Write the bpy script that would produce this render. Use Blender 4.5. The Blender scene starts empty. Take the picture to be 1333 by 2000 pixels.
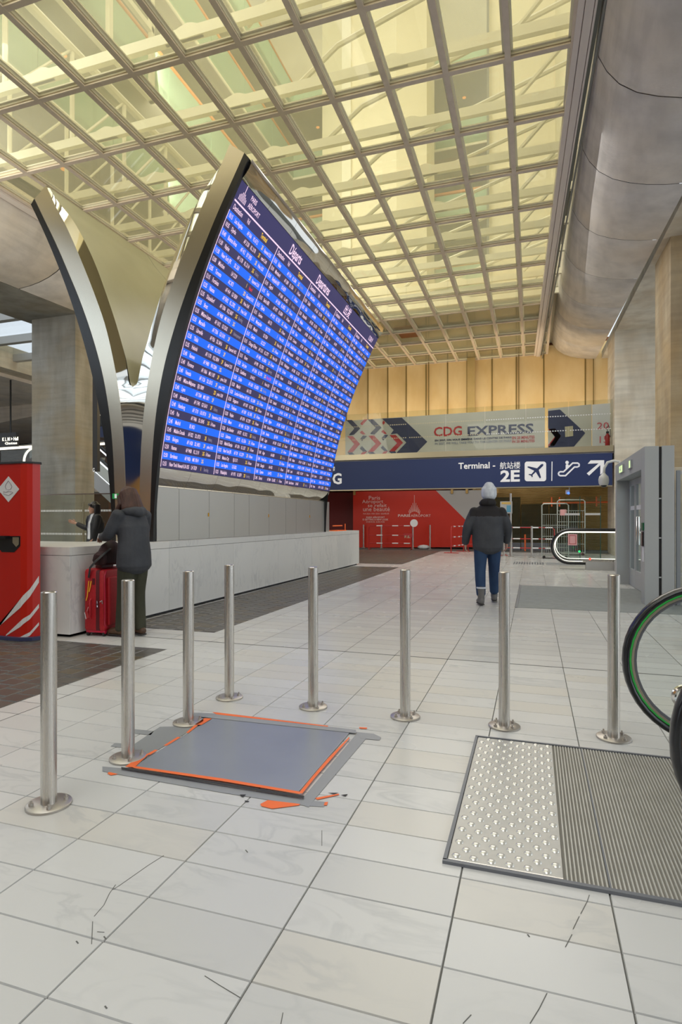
import bpy, bmesh, math, random
from mathutils import Vector, Matrix
random.seed(7)
PI = math.pi
sc = bpy.context.scene
COL = sc.collection
# ---------------------------------------------------------------- camera
F_PX, CAM_H, HOR, YAW = 1142.0, 1.30, 1016.0, math.atan(374.5/1142.0)
cd = bpy.data.cameras.new('camera'); cam = bpy.data.objects.new('camera', cd); COL.objects.link(cam)
cam.location = (0, 0, CAM_H); cam.rotation_euler = (PI/2, 0, YAW)
cd.sensor_fit = 'VERTICAL'; cd.sensor_height = 36.0; cd.lens = 36.0*F_PX/2000.0
cd.shift_y = (HOR-1000.0)/2000.0; cd.clip_end = 400; cd.clip_start = 0.05
sc.camera = cam
# ---------------------------------------------------------------- world
wd = bpy.data.worlds.new('sky'); sc.world = wd; wd.use_nodes = True
wn = wd.node_tree.nodes; wl = wd.node_tree.links
bgn = wn['Background']; bgn.inputs[0].default_value = (0.86, 0.93, 1.0, 1); bgn.inputs[1].default_value = 1.15
def area(name, loc, target, size, power, color=(1, 1, 1), size_y=None, spread=None):
    ld = bpy.data.lights.new(name, 'AREA'); ld.energy = power; ld.color = color; ld.size = size
    if size_y: ld.shape = 'RECTANGLE'; ld.size_y = size_y
    if spread: ld.spread = spread
    o = bpy.data.objects.new(name, ld); COL.objects.link(o); o.location = loc
    o.rotation_euler = (Vector(target)-Vector(loc)).to_track_quat('-Z', 'Y').to_euler()
    return o
area('atrium_skylight', (-5, 14, 31), (-5, 15, 0), 16, 2000, (1, .95, .78), 26)
area('atrium_front_fill', (-5, 2.2, 15), (-5, 20, 12), 13, 800, (1, .93, .75), 8)  # added fill inside the atrium, brightening faces turned to the camera
area('hoarding_fill', (-3.5, 24.1, 3.35), (-3.5, 26.8, 1.2), 9, 75, (1, .95, .88), .3)  # unseen fill added behind the sign to brighten the hoarding
area('back_hall_fill', (-12, -10, 7.2), (-16, -15, 2), 16, 900, (1, .86, .66), 5)  # added fill for the rear wall that the steel mirrors
area('column_fill', (-12.5, 6.5, 7.4), (-14.8, 15, 3.5), 5, 420, (1, .95, .85), 5)  # added light lifting the left column; no fixture stands here
area('back_skylight', (-16.6, -6, 7.95), (-16.6, -6, 0), 7.5, 520, (.72, .86, 1), 16)
area('gallery_fill', (-8, 16, 14.0), (-6.5, 27, 16), 8, 850, (1, .95, .80), 5)  # invented fill floating in the atrium to brighten the far galleries
area('concourse_fill', (-1.6, 17.5, 8.3), (-1.6, 17.5, 0), 6, 520, (1, .98, .95), 12)  # overhead fill added for the far floor, not a modelled fixture
area('fabric_wall_fill', (-3, 25.4, 4.5), (-3, 28, 7.2), 11, 165, (1, .86, .64), .5)  # hidden fill added behind the banner to light the fabric wall
area('hall_fill', (-1.0, -3, 8.4), (-1.0, -1.5, 0), 8, 580, (.98, .985, 1), 7)  # fill added above the camera, making up for the blocked sky
area('column_side_fill', (-9.2, 18.5, 6.5), (-13.8, 15.4, 4), 2, 160, (1, .74, .38), 2)  # warm fill added to tint the side face of the left column
area('left_skylight', (-18, 12, 7.85), (-16.5, 11, 0), 4, 900, (.88, .94, 1), 30)
area('right_windows', (13.5, 4, 3.5), (0, 7, 2), 6, 420, (.93, .97, 1), 14)
sc.view_settings.view_transform = 'Standard'; sc.view_settings.look = 'None'
sc.view_settings.gamma = 1.0; sc.view_settings.exposure = 0.0
sc.view_settings.use_curve_mapping = False
sc.cycles.use_denoising = True
sc.cycles.max_bounces = 8; sc.cycles.diffuse_bounces = 5; sc.cycles.glossy_bounces = 4
sc.cycles.transparent_max_bounces = 12; sc.cycles.transmission_bounces = 4
sc.cycles.caustics_reflective = False; sc.cycles.caustics_refractive = False
sc.cycles.sample_clamp_indirect = 4.0

# ---------------------------------------------------------------- photo geometry: pixel to plane
cA, sA = math.cos(YAW), math.sin(YAW)
def onY(px, Y):
    t = (px-666.5)/F_PX; return Y*(t*cA-sA)/(t*sA+cA)
def onX(px, X):
    t = (px-666.5)/F_PX; return X*(t*sA+cA)/(t*cA-sA)
def zat(py, x, y): return CAM_H-(py-HOR)*(-x*sA+y*cA)/F_PX
def PY(px, py, Y):
    x = onY(px, Y); return (x, zat(py, x, Y))
# ---------------------------------------------------------------- mesh builder
class MB:
    def __init__(s): s.v = []; s.f = []; s.m = []; s.k = 0
    def add(s, vs, fs):
        n = len(s.v); s.v += [tuple(p) for p in vs]
        for f in fs: s.f.append(tuple(n+i for i in f)); s.m.append(s.k)
        return s
    def box(s, x0, x1, y0, y1, z0, z1):
        return s.add([(x0,y0,z0),(x1,y0,z0),(x1,y1,z0),(x0,y1,z0),(x0,y0,z1),(x1,y0,z1),(x1,y1,z1),(x0,y1,z1)],
              [(0,3,2,1),(4,5,6,7),(0,1,5,4),(1,2,6,5),(2,3,7,6),(3,0,4,7)])
    def prism(s, poly, axis, a, b):
        def P(p, t):
            return (t,p[0],p[1]) if axis=='x' else (p[0],t,p[1]) if axis=='y' else (p[0],p[1],t)
        n = len(poly); vs = [P(p,a) for p in poly]+[P(p,b) for p in poly]
        fs = [tuple(range(n))[::-1], tuple(range(n,2*n))]+[(i,(i+1)%n,n+(i+1)%n,n+i) for i in range(n)]
        return s.add(vs, fs)
    def grid(s, rows):
        n = len(rows[0]); vs = [p for r in rows for p in r]
        return s.add(vs, [(i*n+j, i*n+j+1, (i+1)*n+j+1, (i+1)*n+j) for i in range(len(rows)-1) for j in range(n-1)])
    def tube(s, pts, r, n=10, ref=None, cap=True, sq=None):
        pts = [Vector(p) for p in pts]; R = r if isinstance(r, (list, tuple)) else [r]*len(pts)
        rings = []; prev = None
        for i, p in enumerate(pts):
            a = pts[max(0,i-1)]; b = pts[min(len(pts)-1,i+1)]; t = (b-a).normalized()
            if prev is None:
                u = Vector(ref) if ref else (Vector((1,0,0)) if abs(t.x) < .8 else Vector((0,1,0)))
            else: u = prev
            u = (u-t*u.dot(t)).normalized(); prev = u; w = t.cross(u)
            rr = R[i]; rx, ry = rr if isinstance(rr, tuple) else (rr, rr)
            rings.append([p+u*(math.cos(2*PI*k/n)*rx)+w*(math.sin(2*PI*k/n)*ry) for k in range(n)])
        vs = [p for g in rings for p in g]; m = len(rings)
        fs = [(i*n+k, i*n+(k+1)%n, (i+1)*n+(k+1)%n, (i+1)*n+k) for i in range(m-1) for k in range(n)]
        if cap: fs += [tuple(range(n))[::-1], tuple(range((m-1)*n, m*n))]
        return s.add(vs, fs)
    def cyl(s, x, y, z0, z1, r, n=20, r2=None):
        return s.tube([(x,y,z0),(x,y,z1)], [r, r if r2 is None else r2], n)
    def ball(s, c, rx, ry, rz, n=14, m=9):
        vs = []; fs = []
        for i in range(m+1):
            a = PI*i/m; 
            for k in range(n):
                b = 2*PI*k/n; vs.append((c[0]+rx*math.sin(a)*math.cos(b), c[1]+ry*math.sin(a)*math.sin(b), c[2]-rz*math.cos(a)))
        for i in range(m):
            for k in range(n): fs.append((i*n+k, i*n+(k+1)%n, (i+1)*n+(k+1)%n, (i+1)*n+k))
        return s.add(vs, fs)
def worldloc(o):
    v = Vector((0,0,0))
    while o: v += o.location; o = o.parent
    return v
def tag(o, label=None, cat=None, group=None, kind=None):
    if label: o['label'] = label
    if cat: o['category'] = cat
    if group: o['group'] = group
    if kind: o['kind'] = kind
    return o
def thing(name, label, cat, loc, group=None):
    o = bpy.data.objects.new(name, None); COL.objects.link(o); o.location = loc; o.empty_display_size = .1
    return tag(o, label, cat, group)
def link_mesh(name, me, mats, parent=None, loc=None):
    o = bpy.data.objects.new(name, me); COL.objects.link(o)
    for m in (mats if isinstance(mats, (list, tuple)) else [mats]):
        if m and m.name not in [q.name for q in me.materials if q]: me.materials.append(m)
    if parent: o.parent = parent
    if loc: o.location = loc
    return o
def obj(name, mb, mats, parent=None, smooth=False, bevel=0, label=None, kind=None, weld=True):
    """mesh built in world coordinates; origin moved to its own base point"""
    mats = mats if isinstance(mats, (list, tuple)) else [mats]
    base = worldloc(parent) if parent else Vector((0,0,0))
    xs = [p[0] for p in mb.v]; ys = [p[1] for p in mb.v]; zs = [p[2] for p in mb.v]
    org = Vector(((min(xs)+max(xs))/2, (min(ys)+max(ys))/2, min(zs)))
    me = bpy.data.meshes.new(name)
    me.from_pydata([(p[0]-org.x, p[1]-org.y, p[2]-org.z) for p in mb.v], [], mb.f)
    for m in mats: me.materials.append(m)
    for i, k in enumerate(mb.m): me.polygons[i].material_index = k
    if bevel or weld or smooth:
        bm = bmesh.new(); bm.from_mesh(me)
        if weld: bmesh.ops.recalc_face_normals(bm, faces=bm.faces)
        if bevel:
            bmesh.ops.bevel(bm, geom=[e for e in bm.edges if e.is_manifold and e.calc_face_angle(0) > .5], offset=bevel, segments=2, affect='EDGES', profile=.7)
        bm.to_mesh(me); bm.free()
    if smooth:
        for p in me.polygons: p.use_smooth = True
        try: me.set_sharp_from_angle(angle=math.radians(smooth if smooth is not True else 40))
        except Exception: pass
    o = bpy.data.objects.new(name, me); COL.objects.link(o)
    if parent: o.parent = parent
    o.location = org-base
    if label: o['label'] = label
    if kind: o['kind'] = kind
    return o
def copy_tree(o, parent=None):
    c = o.copy(); COL.objects.link(c); c.parent = parent
    for ch in o.children: copy_tree(ch, c)
    return c
def clone(root, loc, label):
    c = copy_tree(root); c.location = loc; c['label'] = label; return c
# ---------------------------------------------------------------- materials
def mat(name, col, rough=.5, metal=0, emis=None, estr=1, alpha=None, spec=None):
    m = bpy.data.materials.new(name); m.use_nodes = True; p = m.node_tree.nodes['Principled BSDF']
    p.inputs['Base Color'].default_value = (*col, 1); p.inputs['Roughness'].default_value = rough
    p.inputs['Metallic'].default_value = metal
    if emis: p.inputs['Emission Color'].default_value = (*emis, 1); p.inputs['Emission Strength'].default_value = estr
    if spec is not None: p.inputs['Specular IOR Level'].default_value = spec
    return m
def nodes(m): return m.node_tree.nodes, m.node_tree.links, m.node_tree.nodes['Principled BSDF']
def noisy(name, c1, c2, scale=3, rough=.6, metal=0, stretch=(1,1,1), bump=.0, detail=6, c3=None, world=True, rr=None, lo=.35, hi=.65, bscale=None):
    """two colours mixed by stretched noise, with bump"""
    m = mat(name, c1, rough, metal); n, l, p = nodes(m)
    tc = n.new('ShaderNodeTexCoord'); mp = n.new('ShaderNodeMapping'); mp.inputs['Scale'].default_value = stretch
    if world:
        g = n.new('ShaderNodeNewGeometry'); l.new(g.outputs['Position'], mp.inputs[0])
    else: l.new(tc.outputs['Object'], mp.inputs[0])
    nz = n.new('ShaderNodeTexNoise'); nz.inputs['Scale'].default_value = scale; nz.inputs['Detail'].default_value = detail
    l.new(mp.outputs[0], nz.inputs['Vector'])
    cr = n.new('ShaderNodeValToRGB'); cr.color_ramp.elements[0].position = lo; cr.color_ramp.elements[1].position = hi
    cr.color_ramp.elements[0].color = (*c1, 1); cr.color_ramp.elements[1].color = (*c2, 1)
    if c3: e = cr.color_ramp.elements.new((lo+hi)/2); e.color = (*c3, 1)
    l.new(nz.outputs['Fac'], cr.inputs[0]); l.new(cr.outputs[0], p.inputs['Base Color'])
    if bump:
        nb = n.new('ShaderNodeTexNoise'); nb.inputs['Scale'].default_value = bscale or scale*6; nb.inputs['Detail'].default_value = 5
        l.new(mp.outputs[0], nb.inputs['Vector'])
        b = n.new('ShaderNodeBump'); b.inputs['Strength'].default_value = bump; b.inputs['Distance'].default_value = .02
        l.new(nb.outputs['Fac'], b.inputs['Height']); l.new(b.outputs[0], p.inputs['Normal'])
    if rr:
        mr = n.new('ShaderNodeMapRange'); mr.inputs['To Min'].default_value = rr[0]; mr.inputs['To Max'].default_value = rr[1]
        l.new(nz.outputs['Fac'], mr.inputs[0]); l.new(mr.outputs[0], p.inputs['Roughness'])
    return m
def concrete(name, base, dark, warm):
    m = mat(name, base, .75); n, l, p = nodes(m)
    g = n.new('ShaderNodeNewGeometry')
    def nz(sx, sy, sz, scale, det=5):
        mp = n.new('ShaderNodeMapping'); mp.inputs['Scale'].default_value = (sx,sy,sz); l.new(g.outputs['Position'], mp.inputs[0])
        t = n.new('ShaderNodeTexNoise'); t.inputs['Scale'].default_value = scale; t.inputs['Detail'].default_value = det
        l.new(mp.outputs[0], t.inputs['Vector']); return t
    a = nz(1,1,.25,2.2); b = nz(1,1,1,.7,3); c = nz(.5,.5,5,1.6,4)
    r1 = n.new('ShaderNodeValToRGB'); r1.color_ramp.elements[0].color = (*dark,1); r1.color_ramp.elements[1].color = (*base,1)
    r1.color_ramp.elements[0].position = .3; r1.color_ramp.elements[1].position = .6; l.new(a.outputs['Fac'], r1.inputs[0])
    mx = n.new('ShaderNodeMix'); mx.data_type = 'RGBA'; l.new(r1.outputs[0], mx.inputs['A']); mx.inputs['B'].default_value = (*warm,1)
    r2 = n.new('ShaderNodeMapRange'); r2.inputs['From Min'].default_value = .45; r2.inputs['From Max'].default_value = .7; r2.inputs['To Max'].default_value = .7
    l.new(b.outputs['Fac'], r2.inputs[0]); l.new(r2.outputs[0], mx.inputs['Factor'])
    mu = n.new('ShaderNodeMix'); mu.data_type = 'RGBA'; mu.blend_type = 'MULTIPLY'; mu.inputs['Factor'].default_value = .35
    l.new(mx.outputs['Result'], mu.inputs['A']); r3 = n.new('ShaderNodeValToRGB'); r3.color_ramp.elements[0].position = .35; r3.color_ramp.elements[1].position = .6
    r3.color_ramp.elements[0].color = (.6,.6,.6,1); l.new(c.outputs['Fac'], r3.inputs[0]); l.new(r3.outputs[0], mu.inputs['B'])
    l.new(mu.outputs['Result'], p.inputs['Base Color'])
    bp = n.new('ShaderNodeBump'); bp.inputs['Strength'].default_value = .25; bp.inputs['Distance'].default_value = .02
    d = nz(1,1,1,14,6); l.new(d.outputs['Fac'], bp.inputs['Height']); l.new(bp.outputs[0], p.inputs['Normal'])
    return m
def marble(name, src, c1, c2, warm, rough=.3, vein=.35, rnd=True):
    """veined stone; each piece gets its own offset and tone ('object' or 'island')"""
    m = mat(name, c1, rough); n, l, p = nodes(m)
    g = n.new('ShaderNodeNewGeometry')
    if src == 'object': oi = n.new('ShaderNodeObjectInfo'); R = oi.outputs['Random']
    else: R = g.outputs['Random Per Island']
    sc_ = n.new('ShaderNodeMath'); sc_.operation = 'MULTIPLY'; sc_.inputs[1].default_value = 57.0; l.new(R, sc_.inputs[0])
    cx = n.new('ShaderNodeCombineXYZ'); l.new(sc_.outputs[0], cx.inputs[2]); l.new(sc_.outputs[0], cx.inputs[0])
    ad = n.new('ShaderNodeVectorMath'); ad.operation = 'ADD'; l.new(g.outputs['Position'], ad.inputs[0]); l.new(cx.outputs[0], ad.inputs[1])
    mp = n.new('ShaderNodeMapping'); mp.inputs['Rotation'].default_value = (0,0,.6); mp.inputs['Scale'].default_value = (1,2.6,1)
    l.new(ad.outputs[0], mp.inputs[0])
    nz = n.new('ShaderNodeTexNoise'); nz.inputs['Scale'].default_value = 2.4; nz.inputs['Detail'].default_value = 9; nz.inputs['Distortion'].default_value = 1.2
    l.new(mp.outputs[0], nz.inputs['Vector'])
    vr = n.new('ShaderNodeValToRGB'); e = vr.color_ramp.elements; e[0].position = .44; e[0].color = (0,0,0,1); e[1].position = .56; e[1].color = (0,0,0,1)
    q = vr.color_ramp.elements.new(.5); q.color = (1,1,1,1)
    l.new(nz.outputs['Fac'], vr.inputs[0])
    wr = n.new('ShaderNodeValToRGB'); w = wr.color_ramp; w.interpolation = 'CONSTANT'
    w.elements[0].position = 0; w.elements[0].color = (*c1,1); w.elements[1].position = .8; w.elements[1].color = (*warm,1)
    z = w.elements.new(.35); z.color = tuple(c1[i]*.95 for i in range(3))+(1,); z = w.elements.new(.6); z.color = tuple(min(1,c1[i]*1.03) for i in range(3))+(1,)
    l.new(R, wr.inputs[0])
    vs = n.new('ShaderNodeMath'); vs.operation = 'MULTIPLY'; l.new(vr.outputs[0], vs.inputs[0])
    n2 = n.new('ShaderNodeTexNoise'); n2.inputs['Scale'].default_value = 1.7; l.new(ad.outputs[0], n2.inputs['Vector'])
    mr = n.new('ShaderNodeMapRange'); mr.inputs['From Min'].default_value = .45; mr.inputs['From Max'].default_value = .7; mr.inputs['To Max'].default_value = vein*2
    l.new(n2.outputs['Fac'], mr.inputs[0]); l.new(mr.outputs[0], vs.inputs[1])
    mx = n.new('ShaderNodeMix'); mx.data_type = 'RGBA'; l.new(vs.outputs[0], mx.inputs['Factor']); l.new(wr.outputs[0], mx.inputs['A']); mx.inputs['B'].default_value = (*c2,1)
    l.new(mx.outputs['Result'], p.inputs['Base Color'])
    r4 = n.new('ShaderNodeMapRange'); r4.inputs['To Min'].default_value = rough-.08; r4.inputs['To Max'].default_value = rough+.1
    l.new(n2.outputs['Fac'], r4.inputs[0]); l.new(r4.outputs[0], p.inputs['Roughness'])
    return m
def glass(name, tint, refl=1.0, rough=0.02, ior=1.5, dens=None):
    """clear sheet: fresnel reflection over tinted transparency"""
    m = bpy.data.materials.new(name); m.use_nodes = True; n = m.node_tree.nodes; l = m.node_tree.links
    n.remove(n['Principled BSDF']); out = n['Material Output']
    tr = n.new('ShaderNodeBsdfTransparent'); tr.inputs[0].default_value = (*tint,1)
    gl = n.new('ShaderNodeBsdfGlossy'); gl.inputs['Roughness'].default_value = rough
    g = n.new('ShaderNodeNewGeometry'); dt = n.new('ShaderNodeVectorMath'); dt.operation = 'DOT_PRODUCT'
    l.new(g.outputs['Incoming'], dt.inputs[0]); l.new(g.outputs['Normal'], dt.inputs[1])
    def mth(op, a_, b_):
        q = n.new('ShaderNodeMath'); q.operation = op
        for i, v in enumerate((a_, b_)):
            if v is None: continue
            if isinstance(v, (int, float)): q.inputs[i].default_value = v
            else: l.new(v, q.inputs[i])
        return q.outputs[0]
    c_ = mth('SUBTRACT', 1.0, mth('ABSOLUTE', dt.outputs['Value'], None)); f0 = ((ior-1)/(ior+1))**2*1.6
    frv = mth('ADD', f0, mth('MULTIPLY', 1-f0, mth('POWER', c_, 5.0)))
    mx = n.new('ShaderNodeMixShader')
    mm = n.new('ShaderNodeMath'); mm.operation = 'MULTIPLY'; mm.inputs[1].default_value = refl; l.new(frv, mm.inputs[0])
    l.new(mm.outputs[0], mx.inputs[0]); l.new(tr.outputs[0], mx.inputs[1]); l.new(gl.outputs[0], mx.inputs[2])
    last = mx
    if dens:
        d1 = n.new('ShaderNodeBsdfDiffuse'); d1.inputs[0].default_value = (*dens[0],1); d2 = n.new('ShaderNodeBsdfTranslucent'); d2.inputs[0].default_value = (*dens[0],1)
        df = n.new('ShaderNodeMixShader'); df.inputs[0].default_value = .5; l.new(d1.outputs[0], df.inputs[1]); l.new(d2.outputs[0], df.inputs[2])
        m2 = n.new('ShaderNodeMixShader'); m2.inputs[0].default_value = dens[1]; l.new(mx.outputs[0], m2.inputs[1]); l.new(df.outputs[0], m2.inputs[2]); last = m2
    l.new(last.outputs[0], out.inputs[0]); return m
def brushed(name, col, rough=.3, aniso_z=True, bump=.0, scale=3):
    m = mat(name, col, rough, 1.0); n, l, p = nodes(m)
    g = n.new('ShaderNodeNewGeometry'); mp = n.new('ShaderNodeMapping'); mp.inputs['Scale'].default_value = (60,60,1.5) if aniso_z else (2,2,120)
    l.new(g.outputs['Position'], mp.inputs[0]); nz = n.new('ShaderNodeTexNoise'); nz.inputs['Scale'].default_value = scale; nz.inputs['Detail'].default_value = 3
    l.new(mp.outputs[0], nz.inputs['Vector'])
    mr = n.new('ShaderNodeMapRange'); mr.inputs['To Min'].default_value = rough-.03; mr.inputs['To Max'].default_value = rough+.04
    l.new(nz.outputs['Fac'], mr.inputs[0]); l.new(mr.outputs[0], p.inputs['Roughness'])
    return m
def mirror(name, col, warp=.25, scale=1.2):
    m = mat(name, col, .04, 1.0); n, l, p = nodes(m); g = n.new('ShaderNodeNewGeometry')
    nz = n.new('ShaderNodeTexNoise'); nz.inputs['Scale'].default_value = scale; nz.inputs['Detail'].default_value = 1
    l.new(g.outputs['Position'], nz.inputs['Vector'])
    b = n.new('ShaderNodeBump'); b.inputs['Strength'].default_value = warp; b.inputs['Distance'].default_value = .15
    l.new(nz.outputs['Fac'], b.inputs['Height']); l.new(b.outputs[0], p.inputs['Normal']); return m
def emit(name, col, s=1.0): return mat(name, (0,0,0) if s > .2 else col, .5, 0, col, s)

K = {}
K['conc'] = concrete('tube_concrete', (.76,.71,.66), (.62,.58,.54), (.76,.68,.58))
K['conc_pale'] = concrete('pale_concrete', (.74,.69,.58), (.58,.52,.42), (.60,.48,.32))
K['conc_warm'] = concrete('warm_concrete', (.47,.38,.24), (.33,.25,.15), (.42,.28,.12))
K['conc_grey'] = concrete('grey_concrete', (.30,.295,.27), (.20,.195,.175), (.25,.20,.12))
K['back_ceil'] = mat('yellowish_ceiling', (.74,.62,.32), .6)
K['alu_portal'] = mat('portal_grey', (.40,.42,.425), .4, .1)
K['mezz_glass'] = glass('mezzanine_glass', (.90,.92,.90), .2)
K['tile'] = marble('marble_tile', 'object', (.575,.575,.56), (.40,.41,.41), (.575,.56,.52), .30, .28)
K['tile_far'] = marble('marble_tile_far', 'island', (.585,.585,.57), (.47,.47,.46), (.585,.575,.55), .24, .15)
K['grout'] = mat('grout', (.13,.13,.12), .9)
K['paver'] = marble('glazed_paver', 'object', (.085,.078,.066), (.13,.115,.085), (.10,.08,.05), .33)
K['paver_far'] = marble('glazed_paver_far', 'island', (.10,.092,.08), (.13,.115,.085), (.11,.09,.06), .36)
K['paver_grout'] = mat('paver_grout', (.09,.085,.085), .7)
K['stone'] = marble('counter_marble', 'object', (.66,.66,.64), (.42,.43,.44), (.68,.67,.64), .32, .3)
K['steel'] = brushed('brushed_steel', (.62,.59,.55), .27)
K['steel_dull'] = brushed('dull_steel', (.50,.47,.43), .42)
K['steel_panel'] = brushed('steel_panel', (.64,.63,.60), .38)
K['steel_end'] = brushed('bead_brushed_steel', (.62,.57,.47), .22, False)
K['mirror'] = mirror('polished_steel', (.74,.72,.66), .22, .9)
K['black'] = mat('black_gloss', (.008,.008,.009), .25)
K['dark'] = mat('dark_matt', (.02,.02,.022), .6)
K['cream'] = noisy('cream_lacquer', (.42,.39,.25), (.45,.42,.28), 2, .28)
K['beam_beige'] = noisy('beige_bar', (.70,.59,.48), (.76,.65,.53), 6, .5)
K['beam_cream'] = mat('cream_bar', (.86,.81,.62), .5)
K['pane'] = glass('ceiling_glass', (.97,.97,.90), .8, .01, 1.5, ((.84,.80,.60), .24))
K['clear'] = glass('clear_glass', (.90,.94,.92), .5)
K['clear_thin'] = glass('balustrade_glass', (.86,.88,.84), .8, .02, 1.45, ((.5,.5,.48), .03))
K['door_glass'] = glass('door_glass', (.72,.80,.82), 1.3)
K['sky_glass'] = glass('skylight_glass', (.97,.99,1.0), .6)
K['mint'] = glass('mint_glass', (.78,.92,.82), .6, .05, 1.4, ((.78,.95,.82), .6))
K['atr_cream'] = noisy('atrium_plaster', (.80,.74,.56), (.84,.78,.60), .6, .7)
K['atr_grey'] = noisy('gallery_soffit', (.42,.41,.35), (.48,.46,.39), .8, .5)
K['orange_rail'] = mat('orange_timber_rail', (.75,.33,.12), .4)
K['white_steel'] = mat('white_painted_steel', (.82,.79,.66), .45)
K['frame_pink'] = mat('edge_beam_paint', (.84,.76,.70), .5)
K['pipe_grey'] = mat('grey_pipe', (.22,.23,.21), .45)
K['fabric'] = noisy('ochre_fabric', (.78,.56,.26), (.86,.66,.35), 1.3, .8, 0, (1,1,.5), .35, 4)
K['seam'] = mat('fabric_seam', (.25,.17,.05), .8)
K['navy'] = mat('navy_sign', (.012,.028,.115), .5)
K['white'] = mat('white_print', (.85,.85,.86), .4)
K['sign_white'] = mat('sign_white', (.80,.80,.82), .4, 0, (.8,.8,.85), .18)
K['banner'] = noisy('banner_grey', (.50,.48,.42), (.54,.52,.46), 1, .6)
K['banner_white'] = mat('banner_white', (.68,.69,.71), .6)
K['b_navy'] = mat('banner_navy', (.03,.035,.09), .5)
K['b_red'] = mat('banner_red', (.45,.03,.035), .5)
K['b_tan'] = mat('banner_tan', (.50,.44,.30), .6)
K['red'] = noisy('hoarding_red', (.60,.020,.004), (.64,.024,.005), 1, .45)
K['hoard_grey'] = mat('hoarding_pale', (.47,.46,.44), .5)
K['hoard_dark'] = mat('hoarding_dark_red', (.18,.008,.006), .5)
K['print_pink'] = mat('hoarding_print', (.85,.62,.56), .5)
K['gold'] = noisy('gold_slat', (.42,.26,.07), (.50,.32,.10), 2, .38, .3)
K['olive'] = glass('olive_glass', (.55,.52,.36), 1.0, .03, 1.45, ((.16,.16,.10), .45))
K['mezz'] = brushed('mezzanine_trim', (.45,.40,.28), .35, False)
K['kiosk'] = mat('kiosk_red', (.46,.010,.003), .28)
K['kiosk_white'] = mat('kiosk_white', (.66,.64,.62), .45)
K['case'] = noisy('suitcase_fabric', (.36,.004,.010), (.42,.006,.014), 40, .55, 0, (1,1,1), .1, 3)
K['case_dark'] = mat('suitcase_trim', (.10,.004,.008), .5)
K['case_red'] = mat('suitcase_glossy_red', (.45,.01,.04), .25)
K['yellow'] = mat('yellow_cord', (.85,.42,.02), .6)
K['bag'] = noisy('maroon_backpack', (.018,.005,.006), (.035,.008,.009), 10, .7)
K['chrome'] = mat('chrome', (.75,.75,.74), .12, 1)
K['alu_grey'] = mat('grey_powder_coat', (.28,.30,.32), .42, .25)
K['alu_dark'] = mat('grey_frame_dark', (.16,.17,.19), .45, .25)
K['rubber'] = mat('handrail_rubber', (.010,.011,.013), .22)
K['glow_green'] = emit('green_guide_light', (.03,.35,.06), .55)
K['glow_white'] = emit('white_light_strip', (1,.95,.78), 2.2)
K['glow_cool'] = emit('cool_light_strip', (.85,.92,1), 2.0)
K['glow_red'] = emit('red_led', (1,.05,.03), 3)
K['glow_grn'] = emit('green_led', (.02,1,.15), 2.5)
K['glow_blue'] = emit('blue_led', (.05,.15,1), 3)
K['exit_green'] = emit('green_exit_panel', (.0,.32,.06), .6)
K['exit_lit'] = emit('lit_exit_sign', (.75,1,.45), 1.1)
K['skin'] = mat('skin', (.46,.26,.18), .5)
K['hair_brown'] = noisy('brown_hair', (.040,.015,.009), (.07,.027,.016), 30, .6, 0, (1,1,.2), .3)
K['hair_black'] = noisy('black_hair', (.008,.006,.007), (.02,.014,.014), 30, .4, 0, (1,1,.2), .3)
K['jacket'] = noisy('charcoal_softshell', (.030,.033,.040), (.045,.048,.056), 5, .75, 0, (1,1,1), .2)
K['jacket_dark'] = mat('black_yoke', (.010,.008,.009), .8)
K['jean'] = noisy('blue_denim', (.006,.025,.075), (.012,.04,.10), 9, .8, 0, (1,1,.3), .2)
K['olive_cloth'] = noisy('olive_trousers', (.028,.029,.015), (.042,.043,.024), 7, .85, 0, (1,1,.5), .3)
K['boot_grey'] = mat('grey_boot', (.12,.115,.11), .7)
K['boot_brown'] = noisy('brown_boot', (.055,.025,.012), (.09,.045,.02), 12, .55)
K['sole'] = mat('dark_sole', (.02,.018,.017), .7)
K['knit'] = noisy('pale_knit', (.50,.54,.60), (.66,.69,.73), 22, .9, 0, (1,1,.35), .5)
K['scarf'] = noisy('beige_scarf', (.55,.46,.36), (.25,.18,.13), 9, .9)
K['blouse'] = noisy('white_blouse', (.55,.57,.62), (.68,.70,.74), 14, .8, 0, (1,1,1), .3)
K['coat'] = mat('black_coat', (.012,.012,.014), .6)
K['plate'] = noisy('steel_floor_plate', (.26,.28,.31), (.30,.32,.35), 1.4, .32, .2, (1,1,1), .03)
K['tape'] = mat('grey_duct_tape', (.28,.29,.305), .45)
K['tape_old'] = mat('worn_grey_tape', (.25,.26,.265), .6)
K['orange'] = mat('orange_tape', (.85,.16,.035), .55)
K['mat_metal'] = noisy('tactile_metal', (.42,.415,.39), (.47,.46,.43), 9, .38, .3, (1,1,1), .05)
K['rib'] = noisy('ribbed_metal', (.44,.43,.39), (.50,.49,.45), 9, .45, .3)
K['rib_gap'] = mat('rib_gap', (.20,.19,.165), .8)
K['stud'] = mat('tactile_stud', (.72,.71,.66), .22, .5)
K['mat_fabric'] = noisy('entrance_mat', (.19,.205,.20), (.22,.235,.235), 8, .7)
K['hall_wood'] = noisy('hall_wood', (.34,.17,.05), (.42,.23,.08), 3, .5, 0, (1,1,5))
K['brown_dark'] = noisy('brown_panel', (.20,.07,.02), (.28,.10,.03), 2, .6)
K['ext_red'] = mat('extinguisher_red', (.35,.01,.015), .3)
K['cam_white'] = mat('dome_white', (.70,.70,.66), .4)
K['pink_paper'] = mat('pink_notice', (.80,.42,.42), .7)
K['cage'] = mat('galvanised_wire', (.45,.48,.44), .4, .6)
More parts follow.
